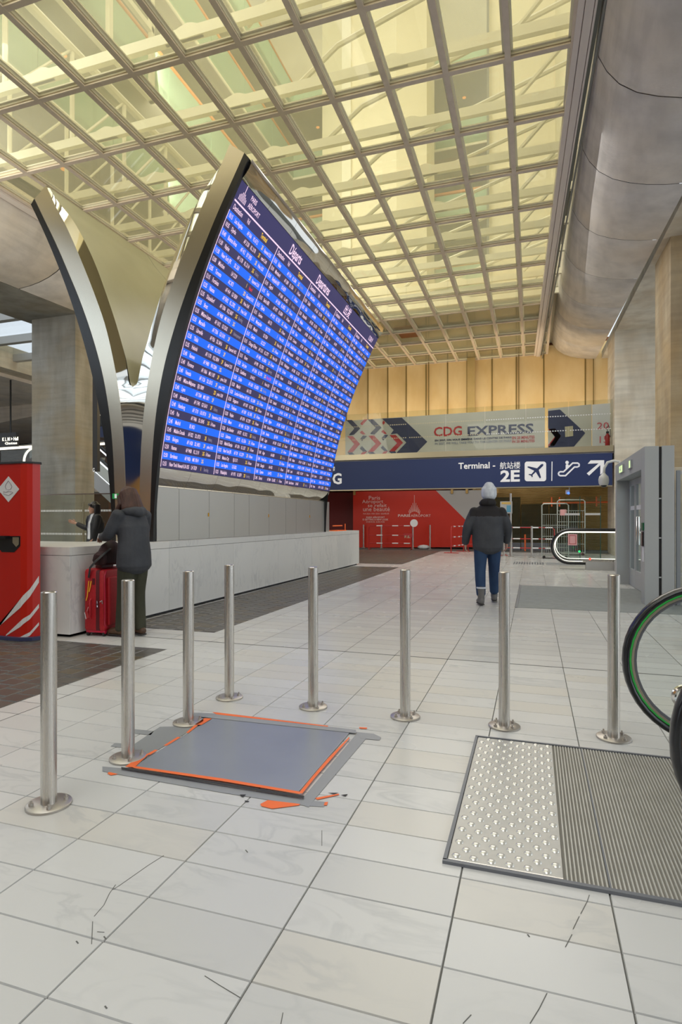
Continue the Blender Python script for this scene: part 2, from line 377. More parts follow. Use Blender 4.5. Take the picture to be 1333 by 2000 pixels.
K['barrier_red'] = mat('barrier_red', (.45,.015,.015), .4)
K['trunk_silver'] = mat('silver_trunking', (.50,.50,.49), .4, .5)
K['scr_blue'] = emit('screen_blue', (.004,.15,.98), 1.0)
K['scr_navy'] = emit('screen_navy', (.035,.030,.105), 1.0)
K['scr_head'] = emit('screen_header', (.030,.026,.115), 1.0)
K['scr_text'] = emit('screen_text', (1,.72,.92), 1.05)
K['scr_yel'] = emit('screen_yellow', (1,.62,.02), 1.05)
K['scr_red'] = emit('screen_red', (1,.03,.03), 1.0)
K['scr_dim'] = emit('screen_dim_text', (.30,.26,.36), 1.0)

# ---------------------------------------------------------------- flat lettering
TC = {}
def text_mesh(s, space=None, off=0.0, align='LEFT'):
    """outline of a string as flat triangles (size 1)"""
    key = (s, space, off, align)
    if key in TC: return TC[key]
    cu = bpy.data.curves.new('lettering', 'FONT'); cu.body = s; cu.size = 1; cu.resolution_u = 2; cu.offset = off; cu.align_x = align
    if space: cu.space_line = space
    o = bpy.data.objects.new('lettering', cu); COL.objects.link(o)
    bpy.context.view_layer.update()
    me = o.evaluated_get(bpy.context.evaluated_depsgraph_get()).to_mesh()
    r = ([tuple(v.co)[:2] for v in me.vertices], [tuple(p.vertices) for p in me.polygons])
    o.evaluated_get(bpy.context.evaluated_depsgraph_get()).to_mesh_clear()
    bpy.data.objects.remove(o); bpy.data.curves.remove(cu)
    TC[key] = r; return r
def text_box_px(mb, s, l, t, r, b, Y, off=0.0, proud=.012):
    """fit lettering into a pixel box on the plane Y (facing the camera side)"""
    vs, fs = text_mesh(s, None, off)
    if not vs: return
    xs = [p[0] for p in vs]; ys = [p[1] for p in vs]
    x0 = onY(l, Y); x1 = onY(r, Y); xm = (x0+x1)/2
    w = max(xs)-min(xs); h = max(ys)-min(ys)
    def m(p):
        fx = (p[0]-min(xs))/w; fy = (p[1]-min(ys))/h; x = x0+fx*(x1-x0)
        zt = zat(t, xm, Y); zb = zat(b, xm, Y); return (x, Y-proud, zb+fy*(zt-zb))
    mb.add([m(p) for p in vs], fs)
def poly_px(mb, pts, Y, proud=.010, th=.004):
    P = [PY(x, y, Y) for x, y in pts]; mb.prism(P, 'y', Y-proud, Y-proud+th)
# ================================================================ FLOOR
def ground():
    mb = MB().box(-45, 14, -16, 45, -.3, -.006)
    f = obj('floor', mb, K['grout'], kind='structure'); f['label'] = 'pale marble tiled concourse floor with bands of dark glazed pavers'; return f
FLOOR = ground(); FB = worldloc(FLOOR)
def in_paver(x, y):
    if -3.50 > x and y < 5.07: return True
    if -3.50 > x and 5.93 < y < 15.8 and x > -5.2: return True
    if -3.66 > x and 17.0 < y < 24.9: return True
    return False
def piece_mesh(name, w, d, m, e=.002, h=.006):
    vs = [(-w/2,-d/2,-h),(w/2,-d/2,-h),(w/2,d/2,-h),(-w/2,d/2,-h),(-w/2+e,-d/2+e,0),(w/2-e,-d/2+e,0),(w/2-e,d/2-e,0),(-w/2+e,d/2-e,0)]
    me = bpy.data.meshes.new(name); me.from_pydata(vs, [], [(4,5,6,7),(0,1,5,4),(1,2,6,5),(2,3,7,6),(3,0,4,7)]); me.materials.append(m); return me
def far_piece(mb, x0, x1, y0, y1, e=.002):
    mb.add([(x0,y0,-.006),(x1,y0,-.006),(x1,y1,-.006),(x0,y1,-.006),(x0+e,y0+e,0),(x1-e,y0+e,0),(x1-e,y1-e,0),(x0+e,y1-e,0)],
           [(4,5,6,7),(0,1,5,4),(1,2,6,5),(2,3,7,6),(3,0,4,7)])
TW, TD = .505, .2233
tm = piece_mesh('stone_tile', TW-.0035, TD-.0035, K['tile'])
far = MB(); ntile = 0
for k in range(-86, 26):
    y0 = 5.506-TD*(k+1) if k >= 0 else 5.512+TD*(-k-1); yc = y0+TD/2
    if yc < -1.5: continue
    for c in range(-30, 16):
        x0 = -.25+TW*c; xc = x0+TW/2
        if in_paver(x0+.05, yc) and in_paver(x0+TW-.05, yc): continue
        a0, a1 = x0, x0+TW
        if in_paver(x0+.05, yc):
            a0 = -3.50 if yc < 16.5 else -3.66
        near = yc < 5.5 and yc > .85 and -1.13*yc-.35 < xc < .215*yc+.45
        if near and a0 == x0:
            o = bpy.data.objects.new('stone_tile', tm); COL.objects.link(o); o.parent = FLOOR
            o.location = Vector((xc, yc, random.uniform(-.0006, 0)))-FB; ntile += 1
        elif -14 < xc < 6: far.add([(a0+.0025,y0+.0025,0),(a1-.0025,y0+.0025,0),(a1-.0025,y0+TD-.0025,0),(a0+.0025,y0+TD-.0025,0)], [(0,1,2,3)])
obj('dark_joint', MB().box(-4.8, 3.0, 5.502, 5.516, -.004, .0015), K['grout'], FLOOR)
o = obj('stone_tile_field', far, K['tile_far'], FLOOR, kind='stuff', weld=False)
PW, PD = .19, .1625
pm = piece_mesh('paver', PW-.012, PD-.012, K['paver'], .006)
pf = MB(); npav = 0
for ci in range(0, 46):
    x1 = -3.505-PW*ci; x0 = x1-PW; xc = (x0+x1)/2
    sh = (ci % 2)*PD*.5
    for k in range(-30, 160):
        y0 = PD*k+sh; yc = y0+PD/2
        ok = all(in_paver(xx, yy) for xx in (x0+.02, x1-.02) for yy in (y0+.03, y0+PD-.03))
        if not ok: continue
        vis = -1.13*yc-.3 < xc
        if (yc < 5.1 and yc > 2.6 and vis or 5.9 < yc < 9.0 and xc > -4.9) and npav < 298:
            o = bpy.data.objects.new('paver', pm); COL.objects.link(o); o.parent = FLOOR
            o.location = Vector((xc, yc, random.uniform(-.003, 0)))-FB
            o.rotation_euler = (random.uniform(-.006,.006), random.uniform(-.006,.006), random.uniform(-.012,.012)); npav += 1
        elif xc > -12: far_piece(pf, x0+.006, x1-.006, y0+.006, y0+PD-.006, .006)
obj('paver_field', pf, K['paver_far'], FLOOR, kind='stuff', weld=False)
g = MB(); g.box(-12, -3.502, -5, 5.07, -.008, -.0045); g.box(-5.1, -3.502, 5.93, 15.8, -.008, -.0045); g.box(-12, -3.66, 17.0, 24.9, -.008, -.0045)
obj('paver_bedding', g, K['paver_grout'], FLOOR)

# ================================================================ GRID CEILING
GX0, GX1 = -11.43, .62; PX_, PYY = 1.004, 1.645; GY = [8.27+PYY*k for k in range(-2, 13)]; GX = [GX1-PX_*i for i in range(13)]
CZ = 8.80
ceil = thing('ceiling', 'gridded ceiling of beige bars holding yellowish glass panes', None, (-5.4, 16, CZ)); ceil['kind'] = 'structure'
def ceilbar(name, along, a, b, c):
    mb = MB(); 
    def bx(w, z0, z1, k):
        mb.k = k
        if along == 'x': mb.box(a, b, c-w/2, c+w/2, z0, z1)
        else: mb.box(c-w/2, c+w/2, a, b, z0, z1)
    o_ = .002 if along == 'x' else 0
    bx(.095, CZ+o_, CZ+.025, 0); bx(.05, CZ+.025, CZ+.05, 0); bx(.10, CZ+.05+o_, CZ+.13-o_, 1)
    return obj(name, mb, [K['beam_beige'], K['beam_cream']], ceil)
for y in GY: ceilbar('cross_bar', 'x', GX0-.1, GX1, y)
for x in GX: ceilbar('long_bar', 'y', GY[0], GY[-1], x)
pane = MB().box(-PX_/2+.06, PX_/2-.06, -PYY/2+.06, PYY/2-.06, 0, .012)
first = None; fr0 = None
for i in range(12):
    for j in range(14):
        xc = GX1-PX_*(i+.5); yc = GY[j]+PYY/2
        if i == 5 and j == 11: continue
        if first is None:
            s = MB(); s.v = [(p[0]+xc, p[1]+yc, p[2]+CZ+.115) for p in pane.v]; s.f = pane.f; s.m = pane.m
            first = obj('glass_pane', s, K['pane'], ceil)
            fr = MB()
            for (a,b,c,d) in ((-PX_/2+.051,-PX_/2+.085,-PYY/2+.051,PYY/2-.051),(PX_/2-.085,PX_/2-.051,-PYY/2+.051,PYY/2-.051),(-PX_/2+.051,PX_/2-.051,-PYY/2+.051,-PYY/2+.085),(-PX_/2+.051,PX_/2-.051,PYY/2-.085,PYY/2-.051)):
                fr.box(a+xc,b+xc,c+yc,d+yc,CZ+.09,CZ+.115)
            fr0 = obj('pane_frame', fr, K['beam_cream'], ceil)
            ofs = first.location-Vector((xc,yc,0)); ofs2 = fr0.location-Vector((xc,yc,0))
        else:
            o = first.copy(); COL.objects.link(o); o.location = Vector((xc,yc,0))+ofs
            o = fr0.copy(); COL.objects.link(o); o.location = Vector((xc,yc,0))+ofs2
# open service hatch where one pane is missing
xc = GX1-PX_*5.5; yc = GY[11]+PYY/2
obj('open_hatch', MB().box(xc-.45, xc+.45, yc-.76, yc+.76, CZ+.3, CZ+.32), K['brown_dark'], ceil)
# edge beam (the hall tapers a little on its right side)
def tapered(name, xa, xb, z0, z1, y0, y1, m, kx=-.03, kz=0.0, parent=None, kind=None, yref=10.0):
    v = []
    for y in (y0, y1):
        dx = kx*(y-yref); dz = kz*(y-yref)
        v += [(xa+dx,y,z0+dz),(xb+dx,y,z0+dz),(xb+dx,y,z1+dz),(xa+dx,y,z1+dz)]
    mb = MB().add(v, [(0,1,2,3),(7,6,5,4),(0,4,5,1),(1,5,6,2),(2,6,7,3),(3,7,4,0)])
    return obj(name, mb, m, parent, kind=kind)
eb = thing('trim_1', 'pinkish painted edge beam along the right side of the glass ceiling', None, (.75, 16, CZ-.1)); eb['kind'] = 'structure'
tapered('inner_flange', .60, .69, CZ-.03, CZ+.25, 3, 28.05, K['frame_pink'], parent=eb)
tapered('beam_web', .70, .82, CZ-.07, CZ+.25, 3, 28.05, K['frame_pink'], parent=eb)
tapered('outer_flange', .83, .86, CZ-.09, CZ+.25, 3, 28.05, K['frame_pink'], parent=eb)
tapered('grey_channel', .865, .93, CZ-.02, CZ+.25, 3, 28.05, K['pipe_grey'], parent=eb)  # plain dark grey strip between beam and pipe
pts = [(.955-.03*(y-10), y, CZ-.16) for y in [3+25*i/10 for i in range(11)]]
tag(obj('drain_pipe', MB().tube(pts, .022, 8), K['pipe_grey'], smooth=True), 'thin grey pipe running along the concrete tube beside the glass ceiling', 'pipe')
obj('trim_2', MB().box(GX0-.25, GX0-.06, 3, 28.05, CZ-.05, CZ+.3), K['frame_pink'], kind='structure')

# ================================================================ CONCRETE TUBES AND SOFFITS
def tube_profile():
    # (x offset from the glass edge, z) at Y=10
    c = [(-.02, 9.4), (-.02, 8.9), (.0, 8.62), (.12, 8.36), (.30, 8.12), (.55, 7.93), (.85, 7.80), (1.16, 7.71), (1.5, 7.65), (1.87, 7.62)]
    return c
def vault(name, sx, x0, kx, label, y0=-15.0, y1=28.0, step=2.62, first_seam=10.06):
    root = thing(name, label, None, (x0+sx*1.2, 15, 7.6)); root['kind'] = 'structure'
    seams = []; y = first_seam-step*9
    while y < y1: seams.append(y); y += step
    edges = [y0]+[s for s in seams if y0 < s < y1]+[y1]
    prof = tube_profile()
    for a, b in zip(edges[:-1], edges[1:]):
        rows = []
        ys = [a+.012, a+.03, (a+b)/2, b-.03, b-.012]
        for q, y in enumerate(ys):
            ins = .012 if q in (0, 4) else 0
            rows.append([(x0+sx*(dx)+kx*(y-10), y, z+.044*(max(y,4)-10)+ins) for dx, z in prof])
        mb = MB().grid(rows)
        # thickness
        top = [[(p[0], p[1], p[2]+.35) for p in r] for r in (rows[0], rows[-1])]
        mb.grid(top)
        obj('tube_segment', mb, K['conc'], root, smooth=55, weld=False)
    # dark recess behind the joints
    rows = [[(x0+sx*dx+kx*(y-10), y, z+.05+.044*(max(y,4)-10)) for dx, z in prof] for y in (y0, y1)]
    obj('joint_backing', MB().grid(rows), K['dark'], root, smooth=55, weld=False)
    return root
vault('ceiling_1', 1, .99, -.012, 'grey concrete tube running along the right side of the hall')
vault('ceiling_2', -1, -11.72, 0, 'grey concrete tube running along the left side of the hall', y0=3.0)
def soffit(name, xa, xb, y0, y1, m, z0=7.62, seams=()):
    v = []
    for y in (y0, y1):
        dz = .044*(max(y,4)-10); v += [(xa,y,z0+dz),(xb,y,z0+dz),(xb,y,z0+.3+dz),(xa,y,z0+.3+dz)]
    return obj(name, MB().add(v, [(0,1,2,3),(7,6,5,4),(0,4,5,1),(1,5,6,2),(2,6,7,3),(3,7,4,0)]), m, kind='structure')
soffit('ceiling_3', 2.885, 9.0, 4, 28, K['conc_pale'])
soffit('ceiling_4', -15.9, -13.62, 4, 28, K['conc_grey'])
# columns
def column(name, x0, x1, y0, y1, z1, m, label):
    c = tag(obj(name, MB().box(x0, x1, y0, y1, 0, z1), m, bevel=.015, kind='structure'), label)
    return c
obj('ceiling_12', MB().box(2.885, 9.0, -15, 4, 7.36, 7.7), K['conc_pale'], kind='structure')
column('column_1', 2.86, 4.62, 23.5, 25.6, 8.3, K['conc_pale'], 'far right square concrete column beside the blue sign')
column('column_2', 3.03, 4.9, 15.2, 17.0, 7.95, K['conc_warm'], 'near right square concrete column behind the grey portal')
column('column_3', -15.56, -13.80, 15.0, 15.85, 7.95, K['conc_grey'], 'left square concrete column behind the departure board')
# ================================================================ LEFT SIDE BEYOND THE COLUMN
sk = thing('window_1', 'sloped skylight with blue grey beams beyond the left column', None, (-18, 16, 7.8)); sk['kind'] = 'structure'
for i in range(24):
    y = -15+2.0*i; obj('skylight_beam', MB().box(-20.6, -15.9 if y > 2.5 else -12.6, y-.11, y+.11, 7.92, 8.2), K['trunk_silver'], sk)
obj('skylight_glass', MB().box(-20.6, -15.9, -15, 32, 8.22, 8.24), K['sky_glass'], sk); obj('skylight_glass', MB().box(-15.9, -12.6, -15, 2.9, 8.22, 8.24), K['sky_glass'], sk)
obj('ceiling_5', MB().prism([(-20.6,7.55),(-15.9-4.7-.8,7.55),(-21.4,8.5),(-20.6,8.5)], 'y', -15, 34), K['conc_pale'], kind='structure')
obj('ceiling_6', MB().prism([(-21.4,7.4),(-42,7.2),(-42,8.6),(-21.4,8.6)], 'y', 3, 40), K['conc'], kind='structure')
obj('ceiling_7', MB().prism([(-22.2,7.0),(-30,6.2),(-42,5.6),(-42,7.2),(-21.5,7.5)], 'y', 24, 40), K['conc'], kind='structure')
wl_ = thing('wall_left', 'dark brown far wall with orange panels beyond the escalators', None, (-34, 30, 0)); wl_['kind'] = 'structure'
obj('brown_panel', MB().box(-42, -15, 34, 34.3, 0, 7.6), K['brown_dark'], wl_)
obj('brown_panel', MB().box(-42, -41.7, 3, 34, 0, 7.6), K['dark'], wl_)
for i in range(6): obj('orange_panel', MB().box(-40+i*3.9, -38.2+i*3.9, 33.9, 34.0, .5, 6.2), noisy('orange_wall%d' % i, (.35,.09,.02), (.42,.12,.03), 1) if i == 0 else bpy.data.materials['orange_wall0'], wl_)
def far_escalator(name, x0, y0, rise, run, sgn, label, loc, w=1.0, glow='glow_white'):
    t = thing(name, label, 'escalator', loc)
    for dy in (0, w):
        pts = [(x0, y0+dy, loc[2]+.9), (x0+sgn*run, y0+dy, loc[2]+.9+rise)]
        obj('handrail', MB().tube(pts, .04, 8), K['rubber'], t)
        obj('light_strip', MB().tube([(p[0], p[1]-.02, p[2]-.14) for p in pts], .03, 6), K[glow], t)
        obj('light_strip', MB().tube([(p[0], p[1]-.02, p[2]-.72) for p in pts], .028, 6), K[glow], t)
        obj('glass_side', MB().add([(x0,y0+dy,loc[2]+.25),(x0+sgn*run,y0+dy,loc[2]+.25+rise),(x0+sgn*run,y0+dy,loc[2]+.85+rise),(x0,y0+dy,loc[2]+.85)], [(0,1,2,3)]), K['clear_thin'], t)
    mb = MB().prism([(x0,loc[2]-.45),(x0+sgn*run,loc[2]-.45+rise),(x0+sgn*run,loc[2]+.2+rise),(x0,loc[2]+.2)], 'y', y0-.1, y0+w+.1)
    obj('truss_casing', mb, K['trunk_silver'], t); return t
far_escalator('escalator', -14.6, 19.5, 2.6, 3.4, -1, 'lit grey escalator seen edge-on between the column and the left wing', (-14.6, 19.5, 1.3), glow='glow_cool')
# upper gallery escalator curls with white light lines, above the red kiosk
ue = thing('escalator', 'escalator balustrade outlined in white light far behind the red kiosk', 'escalator', (-24.0, 20, 2.6))
def arc(cx, cz, r, a0, a1, y, n=10): return [(cx+r*math.cos(a0+(a1-a0)*i/n), y, cz+r*math.sin(a0+(a1-a0)*i/n)) for i in range(n+1)]
for k, (yy, dz) in enumerate(((20.0, 0), (22.5, .35))):
    p = [(-23.8, yy, 3.1+dz)]+arc(-23.2, 3.85+dz, .62, PI, PI/2, yy)+[(-19.0, yy, 4.52+dz)]
    obj('light_strip', MB().tube(p, .055, 6), K['glow_white'], ue, smooth=True)
    obj('handrail', MB().tube([(q[0], q[1], q[2]+.12) for q in p], .05, 6), K['rubber'], ue, smooth=True)
    obj('glass_side', MB().box(-23.5, -19.0, yy+.02, yy+.04, 2.9, 4.4+dz), K['clear_thin'], ue)
obj('gallery_floor', MB().box(-26, -18.2, 20.6, 23, 2.55, 2.9), K['conc'], ue)
hs = thing('hanging_sign', 'small lit white lettered board hanging above the far escalator', 'sign', (-22.6, 19.6, 4.5))
obj('sign_board', MB().box(-24.0, -21.2, 19.6, 19.75, 4.5, 5.1), K['dark'], hs)
mb = MB()
for (l, t_, r, b, s) in ((5,854,36,861,'K L M > Hall'), (10,863,34,868,'Gates')): text_box_px(mb, s, l, t_, r, b, 19.6, .02)
obj('lettering', mb, K['glow_white'], hs)
tag(obj('hanger_rod', MB().box(-21.6, -21.55, 19.65, 19.7, 5.1, 7.4), K['dark'], hs))
# tall dark sign totem with G, seen between column and left wing
tt = thing('hanging_sign', 'tall black hanging sign panel beside the left concrete column', 'sign', (-11.9, 14.0, 2.35))
x0, x1 = onY(181, 14.0), onY(190, 14.0)
obj('sign_board', MB().box(x0, x1, 14.0, 14.12, zat(921, x0, 14), zat(600, x0, 14)), K['dark'], tt)
mb = MB(); text_box_px(mb, 'G', 181.5, 914, 185.5, 924-2, 14.0, .02); obj('lettering', mb, K['sign_white'], tt); obj('hanger_rod', MB().box(x0+.03, x0+.07, 14.04, 14.08, 7.2, 8.15), K['dark'], tt)
t3 = thing('hanging_sign', 'lit white sign reading 3.2 between the column and the left wing', 'sign', (-14.5, 18.0, 4.3))
obj('sign_board', MB().box(onY(188,18), onY(207,18), 18.0, 18.1, zat(828,-14,18), zat(796,-14,18)), K['dark'], t3)
mb = MB(); text_box_px(mb, '3.2', 190, 803, 199, 812, 18, .02); text_box_px(mb, '03', 190, 814, 195, 819, 18, .02); obj('lettering', mb, K['glow_white'], t3)
obj('hanger_rod', MB().box(onY(197,18), onY(197,18)+.04, 18.03, 18.07, zat(797,-14,18), 8.4), K['dark'], t3)
obj('sign_board_blue', MB().box(onY(187,18.3), onY(207,18.3), 18.3, 18.4, zat(850,-14,18.3), zat(822,-14,18.3)), K['navy'], t3)
# glass balustrade behind the counter
gb = thing('glass_balustrade', 'clear glass balustrade with frosted dotted bands behind the marble counter', 'balustrade', (-11.5, 12.2, 0))
for i in range(5):
    xa = -15.2+i*1.42; obj('glass_panel', MB().box(xa, xa+1.38, 12.2, 12.22, .05, 1.96), K['clear_thin'], gb)
    obj('panel_clip', MB().box(xa-.03, xa-.01, 12.18, 12.22, .4, 1.75), K['mezz'], gb)
    d = MB()
    for zz in (1.52, .92):
        for q in range(27): d.box(xa+.03+q*.05, xa+.055+q*.05, 12.19, 12.195, zz, zz+.05)
    obj('frosted_band', d, K['banner_white'], gb, kind='stuff')
obj('top_rail', MB().box(-15.2, -8.15, 12.19, 12.23, 1.96, 1.985), K['chrome'], gb)
# ================================================================ ATRIUM ABOVE THE GLASS
wb = thing('wall_back', 'cream atrium walls with open galleries above the glass ceiling', None, (-5, 29, 9)); wb['kind'] = 'structure'
obj('upper_slab', MB().box(-11.6, .9, 21.45, 28.4, 9.35, 9.7), K['atr_grey'], wb)
obj('upper_wall', MB().box(-1.9, .95, 27.6, 27.8, 9.5, 32), K['atr_cream'], wb)
obj('right_wall', MB().box(.95, 1.15, 3, 27.8, 9.2, 32), K['atr_cream'], wb)
obj('end_wall', MB().box(-18, -1.9, 31.5, 31.7, 9.5, 32), K['atr_cream'], wb)
obj('left_wall', MB().box(-15.2, -15.0, 2, 31.5, 9.3, 32), K['atr_cream'], wb)
obj('front_wall', MB().box(-15.2, 1, 1.4, 1.6, 9.3, 32), K['atr_cream'], wb)
sh = [(-8.95, 24.6), (-8.95, 26.6), (-4.25, 26.6), (-4.25, 24.6), (-5.4, 23.9), (-7.6, 23.9)]
obj('lift_shaft', MB().prism(sh, 'z', 9.7, 32), K['atr_cream'], wb)
obj('shaft_rib', MB().box(-7.75, -7.35, 23.75, 23.9, 9.7, 32), K['white_steel'], wb)
obj('grey_downpipe', MB().box(-1.98, -1.88, 27.3, 27.4, 9.7, 32), K['pipe_grey'], wb)
def gallery(z, lab):
    gname = thing('gallery', lab, 'gallery', (-12, 22, z))
    zr = z+1.1
    # side walkway along Y
    obj('walkway_slab', MB().box(-15.0, -11.65, 3, 31.4, z-.32, z), K['atr_grey'], gname)
    obj('walkway_edge', MB().box(-11.65, -11.6, 3, 27.6, z-.36, z+.04), K['white_steel'], gname)
    obj('rail', MB().tube([(-11.62, 3, zr), (-11.62, 27.6, zr)], .07, 8), K['orange_rail'], gname, smooth=True)
    for i in range(9):
        ya = 3.2+i*2.72; obj('glass_panel', MB().box(-11.60, -11.57, ya, ya+2.68, z-.25, zr-.12), K['mint'], gname)
    # end walkway along X
    obj('walkway_slab', MB().box(-11.65, -1.9, 27.6, 31.4, z-.32, z), K['atr_grey'], gname)
    obj('walkway_edge', MB().box(-11.65, -1.9, 27.55, 27.6, z-.36, z+.04), K['white_steel'], gname)
    obj('rail', MB().tube([(-11.62, 27.58, zr), (-1.95, 27.58, zr)], .07, 8), K['orange_rail'], gname, smooth=True)
    for i in range(4):
        xa = -11.6+i*2.42; obj('glass_panel', MB().box(xa, xa+2.38, 27.52, 27.55, z-.25, zr-.12), K['mint'], gname)
    for (x, y) in ((-10.8, 29.0), (-9.6, 30.0), (-3.2, 29.2), (-13.3, 14), (-13.3, 20)):
        obj('ceiling_spot', MB().cyl(x, y, z-.34, z-.31, .09, 10), K['glow_spot'], gname)
K['glow_spot'] = emit('warm_spot', (1, .42, .12), 1.2)
for z, lab in ((12.1, 'lowest gallery with mint glass and orange rail above the glass ceiling'), (15.5, 'second gallery up with mint glass and orange rail above the ceiling'),
               (19.0, 'third gallery up with mint glass and orange rail above the ceiling'), (22.4, 'fourth gallery up with mint glass and orange rail near the top')):
    gallery(z, lab)
# steel supporting the glass grid
ss = thing('roof_truss', 'white painted steel struts and beams holding up the glass ceiling', 'truss', (-5.4, 14, 9.05))
for j, y in enumerate(GY[:11]):
    obj('cross_beam', MB().box(GX0, .9, y-.05, y+.05, 9.12, 9.30), K['white_steel'], ss)
    obj('diagonal_strut', MB().tube([(.9, y+.2, 10.6), (-.42, y+.2, 9.28)], .045, 6), K['white_steel'], ss)
    obj('diagonal_strut', MB().tube([(.9, y+.25, 11.2), (-3.4, y+.25, 10.0), (-4.4, y+.25, 9.3)], .05, 6), K['white_steel'], ss)
    for xx in (-2.39, -5.4, -8.41): obj('bracket', MB().prism([(xx-.35,9.12),(xx+.35,9.12),(xx+.3,9.3),(xx+.16,9.36),(xx+.06,9.38),(xx-.1,9.34),(xx-.2,9.3)], 'y', y-.03, y+.03), K['white_steel'], ss)
for xx in (-10.9, -9.2):
    obj('long_beam', MB().tube([(xx, 4, 11.2), (xx, 21, 11.2)], .09, 8), K['white_steel'], ss)
    for y in GY[:11]:
        obj('post', MB().tube([(xx, y, 9.2), (xx, y, 11.2)], .05, 6), K['white_steel'], ss)
        obj('diagonal_strut', MB().tube([(xx, y, 9.2), (xx, y+1.645, 11.2)], .03, 6), K['white_steel'], ss)
# bay frames on the left of the atrium
bf = thing('window_frame_bay', 'cream framed bay window high above the left of the ceiling', 'window', (-11, 9.5, 12))
for zz in (12.2, 14.0, 15.8): obj('frame_bar', MB().box(-11.4, -9.4, 8.0, 8.12, zz, zz+.14), K['white_steel'], bf); obj('frame_bar', MB().box(-9.52, -9.4, 8.0, 13, zz, zz+.14), K['white_steel'], bf)
for xx in (-11.4, -10.4, -9.5): obj('frame_post', MB().box(xx, xx+.12, 8.0, 8.12, 12.2, 16), K['white_steel'], bf)
for yy in (9.6, 11.3, 12.9): obj('frame_post', MB().box(-9.52, -9.4, yy, yy+.12, 12.2, 16), K['white_steel'], bf)

# ================================================================ HALL BEHIND THE CAMERA (reflected in the polished steel)
hb = thing('wall_front', 'timber and concrete end wall behind the camera', None, (-8, -15, 0)); hb['kind'] = 'structure'
obj('timber_wall', MB().box(-42, 14, -15.3, -15, 0, 3.7), K['hall_wood'], hb)
obj('navy_band', MB().box(-42, 14, -15.35, -15.02, 3.7, 5.6), K['navy'], hb)
obj('white_band', MB().box(-42, 14, -15.35, -15.0, 5.6, 6.0), K['white'], hb)
obj('upper_wall', MB().box(-42, 14, -15.4, -15.2, 6.0, 9.4), K['dark'], hb)
for i in range(9): obj('slat', MB().box(-42, 14, -15.2, -15, 6.08+.36*i, 6.28+.36*i), K['white'], hb)
obj('ceiling_10', MB().box(-12.5, 1.5, -15, 2.0, 9.0, 9.3), K['back_ceil'], kind='structure')
obj('ceiling_11', MB().box(-42, -20.6, -15, 3.0, 7.6, 7.9), K['conc'], kind='structure')
# ================================================================ FAR END OF THE HALL
YF = 28.0
fw = thing('wall_far', 'ochre fabric sheeting wall closing the upper far end of the hall', None, (-5, YF, 4)); fw['kind'] = 'structure'
seams = [-12.5, -11.4, -10.2, -8.9, -7.77, -6.76, -5.84, -4.87, -3.84, -2.93, -1.79, -.71, .48, 2.22, 4.0]
for a, b in zip(seams[:-1], seams[1:]):
    rows = []
    for i in range(9):
        z = 4.0+5.2*i/8
        rows.append([(a+.02+(b-a-.04)*j/8, YF+.10*math.sin(PI*j/8)+.02*math.sin(z*3+a*7+j), z) for j in range(9)])
    obj('fabric_panel', MB().grid(rows), K['fabric'], fw, smooth=True, weld=False)
    obj('fabric_seam', MB().box(a-.028, a+.028, YF-.03, YF+.02, 4, 9.2), K['seam'], fw)
for a in (-4.74, -2.6, -.6, 2.55): obj('fabric_seam', MB().box(a-.02, a+.02, YF-.05, YF-.01, 4, 9.2), K['seam'], fw)
obj('backing_wall', MB().box(-12.5, 4.2, YF+.2, YF+.3, 0, 9.4), K['brown_dark'], fw)
obj('fabric_column', MB().box(-2.92, -2.56, YF-.14, YF-.02, 4, 8.9), noisy('fabric_dark', (.52,.38,.15), (.58,.42,.18), 2, .8), fw)
# mezzanine deck
YS = 23.6
mz = thing('ceiling_8', 'mezzanine deck edge above the blue sign', None, (-3, 25, 3.8)); mz['kind'] = 'structure'
obj('deck_slab', MB().box(-13, 4.2, YS+.12, 28.1, 3.78, 3.97), K['conc'], mz)
obj('deck_edge', MB().box(-13, 2.84, YS-.02, YS+.12, 3.84, 4.06), K['mezz'], mz)
mb = MB(); 
gp = thing('glass_balustrade', 'clear glass balustrade on the mezzanine in front of the grey banner', 'balustrade', (-3, 24.0, 4.06))
for i in range(8):
    xa = -9.6+i*1.56; obj('glass_panel', MB().box(xa, xa+1.535, 24.0, 24.015, 4.06, 5.84), K['mezz_glass'], gp)
    d = MB()
    for zz in (5.28, 4.72):
        for q in range(16): d.box(xa+.04+q*.092, xa+.09+q*.092, 23.99, 23.995, zz, zz+.035)
    obj('frosted_band', d, K['b_tan'] if i < 5 else K['banner_white'], gp, kind='stuff')
# banner
YB = 24.9
bn = thing('banner', 'long grey mezzanine banner with navy and red chevrons reading CDG EXPRESS', 'banner', (-2.6, YB, 4.05))
obj('banner_sheet', MB().prism([PY(675,822,YB), PY(1065,796,YB), PY(1065,884,YB), PY(675,890,YB)], 'y', YB, YB+.02), K['banner'], bn)
obj('banner_sheet', MB().prism([PY(1071,799,YB), PY(1156,790,YB), PY(1156,882,YB), PY(1071,884,YB)], 'y', YB-.05, YB-.03), K['banner'], bn)
def z1(x, y): return (660+x/6.667, 780+y/6.667)
def z2(x, y): return (940+x/4.76, 760+y/4.76)
nv = MB(); rd = MB()
def pz(mb, pts, f=z1): poly_px(mb, [f(*q) for q in pts], YB)
pz(nv, [(115,270),(185,268),(293,380),(210,465),(150,468),(150,460),(218,380)])
pz(nv, [(390,262),(460,258),(572,368),(480,460),(420,450),(495,370)])
pz(nv, [(578,250),(835,238),(1168,552),(1015,710),(772,715),(772,690),(895,562),(775,445),(690,455),(730,400)])
pz(nv, [(330,470),(385,478),(318,545),(292,520)]); pz(nv, [(610,460),(660,465),(596,538),(566,512)])
pz(nv, [(318,608),(385,680),(330,680),(287,640)]); pz(nv, [(590,602),(655,675),(605,672),(560,630)])
